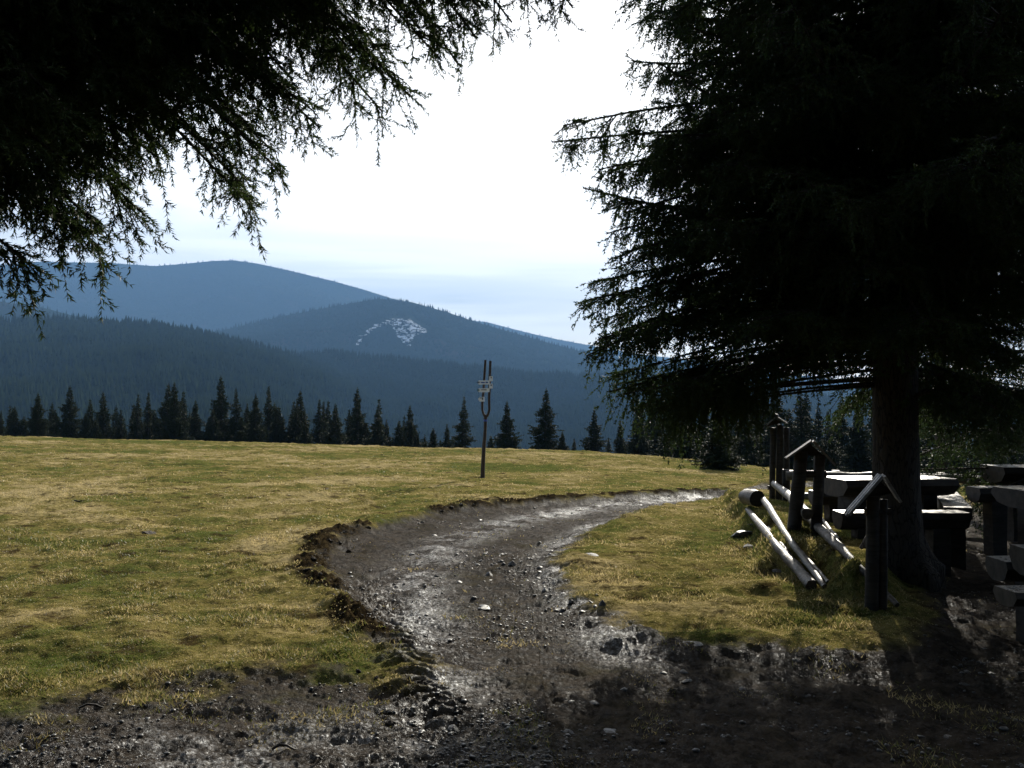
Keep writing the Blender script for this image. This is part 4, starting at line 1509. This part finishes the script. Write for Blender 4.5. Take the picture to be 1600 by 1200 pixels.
# ------------------------------------------------------------------ forked signpost
def signpost():
    base = H(754, 747)
    Y = base.y
    root = empty('signpost', base, 'tall forked brown pole with white hiking signs on the meadow', 'signpost')
    k = Y / F

    def A(x, y, dy=0.0):
        q = at(x, y, Y)
        return Vector((q.x, q.y + dy, q.z))
    b = MB()
    b.tube([A(754, 757), A(754.3, 735), A(756, 700), A(758, 672), A(758.6, 655), A(758.8, 648)], [3.6 * k, 3.3 * k, 2.9 * k, 2.6 * k, 2.6 * k, 3.1 * k], 12, 0, 0, 0.04)
    b.build('pole', M['pole_brown'], root, base, smooth=True)
    for pts, r in (([(758.2, 652), (755.4, 646), (753.8, 641), (753.6, 630), (755.5, 608), (758.4, 562.5)], 1.9),
                   ([(759.2, 652), (762.6, 647), (764.5, 641), (764.3, 625), (764.9, 600), (766.2, 564)], 2.1)):
        b = MB()
        b.tube([A(*q) for q in pts], [2.3 * k] + [r * k] * 5, 10, 0, 0, 0.05)
        b.build('prong', M['pole_brown'], root, base, smooth=True)
    b = MB()
    b.tube([A(758.4, 658.5), A(758.4, 655.5)], [3.0 * k] * 2, 14, 0)
    b.build('band', M['sign_blue'], root, base)

    def board(x0, y0, x1, y1, arrow=False, stripe=None, marks=(), label=None, dy=-0.07):
        pts = [(x0, y0), (x1, y0), (x1, y1), (x0, y1)]
        if arrow:
            pts = [(x0 + 2.5, y0), (x1, y0), (x1, y1), (x0 + 2.5, y1), (x0, (y0 + y1) / 2)]
        n = len(pts)
        b = MB()
        V = [A(x, y, dy) for x, y in pts] + [A(x, y, dy + 0.015) for x, y in pts]
        b.add(V, [list(range(n)), list(range(2 * n - 1, n - 1, -1))] + [[i, i + n, (i + 1) % n + n, (i + 1) % n] for i in range(n)])
        for (a0, b0, a1, b1, mi) in marks:
            q = [A(a0, b0, dy - 0.004), A(a1, b0, dy - 0.004), A(a1, b1, dy - 0.004), A(a0, b1, dy - 0.004)]
            b.add(q, [[0, 1, 2, 3]], mi)
        o = b.build('sign_board', [M['sign'], M['sign_ink'], M['sign_green'], M['sign_blue']], root, base)
        if label:
            o['label'] = label
    board(746, 594.6, 765, 600.8, True, marks=((745.6, 596.9, 749.6, 598.6, 1), (751.5, 597.0, 757.5, 598.8, 3), (758.8, 596.6, 762.6, 598.8, 3)), label='upper arrow board with a dark stripe at its left end')
    board(746, 606.8, 765, 612.8, True, marks=((745.4, 608.5, 749.2, 610.6, 2), (752, 608.6, 760.5, 609.8, 1)), label='lower arrow board with a green stripe at its left end')
    board(747, 620.3, 757.2, 627.4, True, marks=((749.6, 621.2, 755, 622.4, 1), (753, 622.6, 755.2, 624.6, 1)), label='short arrow board lowest on the left prong')
    board(764.4, 588.2, 770, 595.6, marks=((766.6, 589.6, 768.6, 591.2, 1),), label='upper square plate on the right prong', dy=-0.09)
    board(764.4, 599.6, 769.8, 607, marks=((766.6, 601, 768.6, 603, 1),), label='lower square plate on the right prong', dy=-0.09)


signpost()


# ------------------------------------------------------------------ stones, clods, molehills
def stone_mesh(name, seed, m, flat=0.6, n=3, amp=0.22):
    import bmesh
    bm = bmesh.new()
    bmesh.ops.create_icosphere(bm, subdivisions=n, radius=1)
    rg = random.Random(seed)
    planes = [(Vector((rg.uniform(-1, 1), rg.uniform(-1, 1), rg.uniform(-.6, 1))).normalized(), rg.uniform(0.55, 0.85)) for _ in range(9)]
    for v in bm.verts:
        for nrm, dd in planes:
            e = v.co.dot(nrm) - dd
            if e > 0:
                v.co -= nrm * e
        v.co *= 1 + rg.uniform(-amp, amp) * 0.12
        v.co.z *= flat
    me = bpy.data.meshes.new(name)
    bm.to_mesh(me)
    bm.free()
    me.materials.append(m)
    return me


ST = [stone_mesh('stone', s, M['stone'], f) for s, f in ((1, 0.7), (2, 0.5), (3, 0.8), (4, 0.45))]
PL = [stone_mesh('stone', s, M['stone_pale'], f) for s, f in ((5, 0.35), (6, 0.5))]
CL = [stone_mesh('clod', s, M['earth'], 0.7, 3, 1.6) for s in (7, 8, 9)]


def put(name, me, px, py, wpx, label, cat, group=None, hs=1.0, sink=0.3):
    p = H(px, py)
    r = wpx * p.y / F / 2
    o = bpy.data.objects.new(name, me)
    COL.objects.link(o)
    o.location = (p.x, p.y, p.z + r * 0.5 * hs * (1 - sink) - r * 0.1 - (0.12 * r if sink > 0.5 else 0))
    if name == 'molehill':
        o.location.z = p.z - 0.02
        o.rotation_euler.x = o.rotation_euler.y = 0
    o.scale = (r, r * random.uniform(0.7, 1.1), r * hs)
    o.rotation_euler = (random.uniform(-.15, .15), random.uniform(-.15, .15), random.uniform(0, 6.28))
    tag(o, label, cat, group)
    return o


put('stone', PL[0], 923, 868, 26, 'flat pale stone lying in the grass inside the bend', 'stone', hs=0.5)
put('stone', ST[2], 941, 947, 15, 'blocky dark stone at the grass edge of the track bend', 'stone', hs=1.2)
put('stone', PL[1], 1172, 858, 22, 'grey rounded stone poking out of the bank beside the bark-covered log', 'stone')
put('stone', ST[1], 1160, 838, 40, 'flat dark stone slab under the overhanging grass of the bank', 'stone', hs=0.7)
put('stone', PL[0], 1175, 820, 14, 'small bright stone at the top of the bank by the log tips', 'stone', hs=0.5)
put('stone', PL[1], 329, 1099, 11, 'small pale pinkish stone alone on the left mud', 'stone', hs=0.9)
put('stone', ST[3], 756, 949, 28, 'long flat stone in the middle of the track', 'stone', hs=0.4)
put('stone', PL[0], 1082, 1006, 38, 'flat pale stone at the lower edge of the grass bank', 'stone', hs=0.35)
put('stone', PL[1], 1068, 1052, 16, 'upper one of two pale stones in the shaded track', 'stone')
put('stone', PL[0], 1073, 1066, 17, 'lower one of two pale stones in the shaded track', 'stone')
put('stone', PL[0], 1160, 1078, 13, 'small pale stone right of the pair in the shaded track', 'stone')
put('stone', PL[0], 1540, 1014, 14, 'pale flat stone in the dark ground by the near bench', 'stone', hs=0.4)
put('stone', ST[2], 800, 884, 13, 'dark upright stone at the top of the stony strip', 'stone', hs=1.2)
put('stone', ST[1], 1218, 893, 26, 'flat stone half sunk in the grass below the bark-covered log', 'stone', hs=0.4)
put('stone', ST[3], 955, 1143, 46, 'broad flat stone flush with the shaded mud', 'stone', hs=0.3)
put('stone', PL[0], 858, 860, 12, 'thin bright stone by the right wheel line', 'stone', hs=0.35)
GL = 'dark stones scattered over the stony strip of the track'
for i in range(62):
    if i < 40:
        t = random.random()
        px, py = 745 + 175 * t + random.gauss(0, 24), 868 + 88 * t + random.gauss(0, 13)
    else:
        px, py = random.uniform(640, 900), random.uniform(800, 985)
    put('stone', random.choice(ST), px, py, random.choice([5, 6, 7, 8, 10, 12]) * (0.7 + 0.6 * (py - 790) / 200), 'small dark wet stone on the stony strip of the track', 'stone', GL, hs=random.uniform(0.6, 1.1))
for i in range(34):
    px, py = random.uniform(650, 1560), random.uniform(1020, 1190)
    put('stone', random.choice(ST), px, py, random.choice([6, 8, 10, 14, 18]), 'stone scattered over the shaded muddy foreground', 'stone', 'stones in the shaded foreground', hs=random.uniform(0.4, 0.9))
for i, (px, py, w) in enumerate([(560, 823, 22), (538, 832, 20), (515, 846, 24), (505, 860, 20), (490, 875, 22), (482, 892, 26), (500, 898, 18), (530, 850, 18), (575, 826, 18), (545, 862, 16),
                                 (600, 1078, 26), (640, 1082, 30), (660, 1070, 34), (672, 1085, 24), (650, 1100, 26), (618, 1095, 20), (560, 1050, 18), (545, 985, 16), (535, 960, 18), (690, 800, 14),
                                 (720, 790, 16), (705, 793, 14), (740, 789, 12), (610, 1132, 30), (654, 1105, 20), (520, 930, 16), (590, 1060, 22)]):
    put('clod', random.choice(CL), px, py, w * 0.6, 'torn clod of dark soil on the churned left edge of the track', 'clod', 'clods along the churned track edge', hs=random.uniform(0.6, 1.0))
for px, py, w, lb in [(230, 833, 46, 'largest dark molehill on the left meadow'), (118, 783, 26, 'small dark molehill high on the left meadow'), (205, 770, 18, 'low dark hump just right of the high molehill'),
                      (270, 806, 18, 'dark little hump above the largest molehill'), (512, 764, 16, 'tiny dark hump on the meadow left of the signpost')]:
    put('molehill', random.choice(CL), px, py, w, lb, 'molehill', hs=0.42, sink=0.45)


# twigs on the mud
def twig(px, py, wpx, ang, label):
    p = H(px, py)
    L = wpx * p.y / F
    b = MB()
    d = Vector((math.cos(ang), math.sin(ang), 0))
    pts = [p + d * (L * (t - 0.5)) + Vector((0, 0, 0.012 + 0.02 * math.sin(t * 5))) for t in (0, .25, .5, .75, 1)]
    b.tube(pts, [0.006, 0.007, 0.006, 0.005, 0.003], 7, 0, 0, 0.1)
    s = Vector((-d.y, d.x, 0.3))
    b.tube([pts[2], pts[2] + s * L * 0.25 + d * L * 0.2], [0.004, 0.002], 6, 0, 0, 0.1)
    tag(b.build('twig', M['wood_dark'], None, tuple(p), smooth=True), label, 'twig')


twig(498, 1190, 30, 1.2, 'forked dark twig sticking up at the bottom edge of the mud')
twig(448, 1172, 44, 0.3, 'brown twig lying on the glistening left mud')
twig(150, 1108, 50, 0.2, 'dark twig lying where grass meets the left mud')
twig(1068, 900, 0.1, 0.2, 'thin twig in the grass') if False else None

# ------------------------------------------------------------------ haze: the air between here and the mountains
bm = MB()
x0, x1, y0, y1, z0, z1 = -9800, 9800, -9800, 13200, -480, 1750
V = [(x, y, z) for x in (x0, x1) for y in (y0, y1) for z in (z0, z1)]
bm.add(V, [[0, 1, 3, 2], [4, 6, 7, 5], [0, 4, 5, 1], [2, 3, 7, 6], [0, 2, 6, 4], [1, 5, 7, 3]])
hm = bpy.data.materials.new("air")
hm.use_nodes = True
hm.node_tree.nodes.clear()
hg_ = G(hm.node_tree)
ho = hg_.n('ShaderNodeOutputMaterial')
hv = hg_.n('ShaderNodeVolumePrincipled', {'Color': (0.235, 0.45, 0.80), 'Density': 0.00010, 'Anisotropy': 0.0})
hm.node_tree.links.new(hv.outputs[0], ho.inputs['Volume'])
hz = bm.build('haze', hm)
tag(hz, kind='stuff')
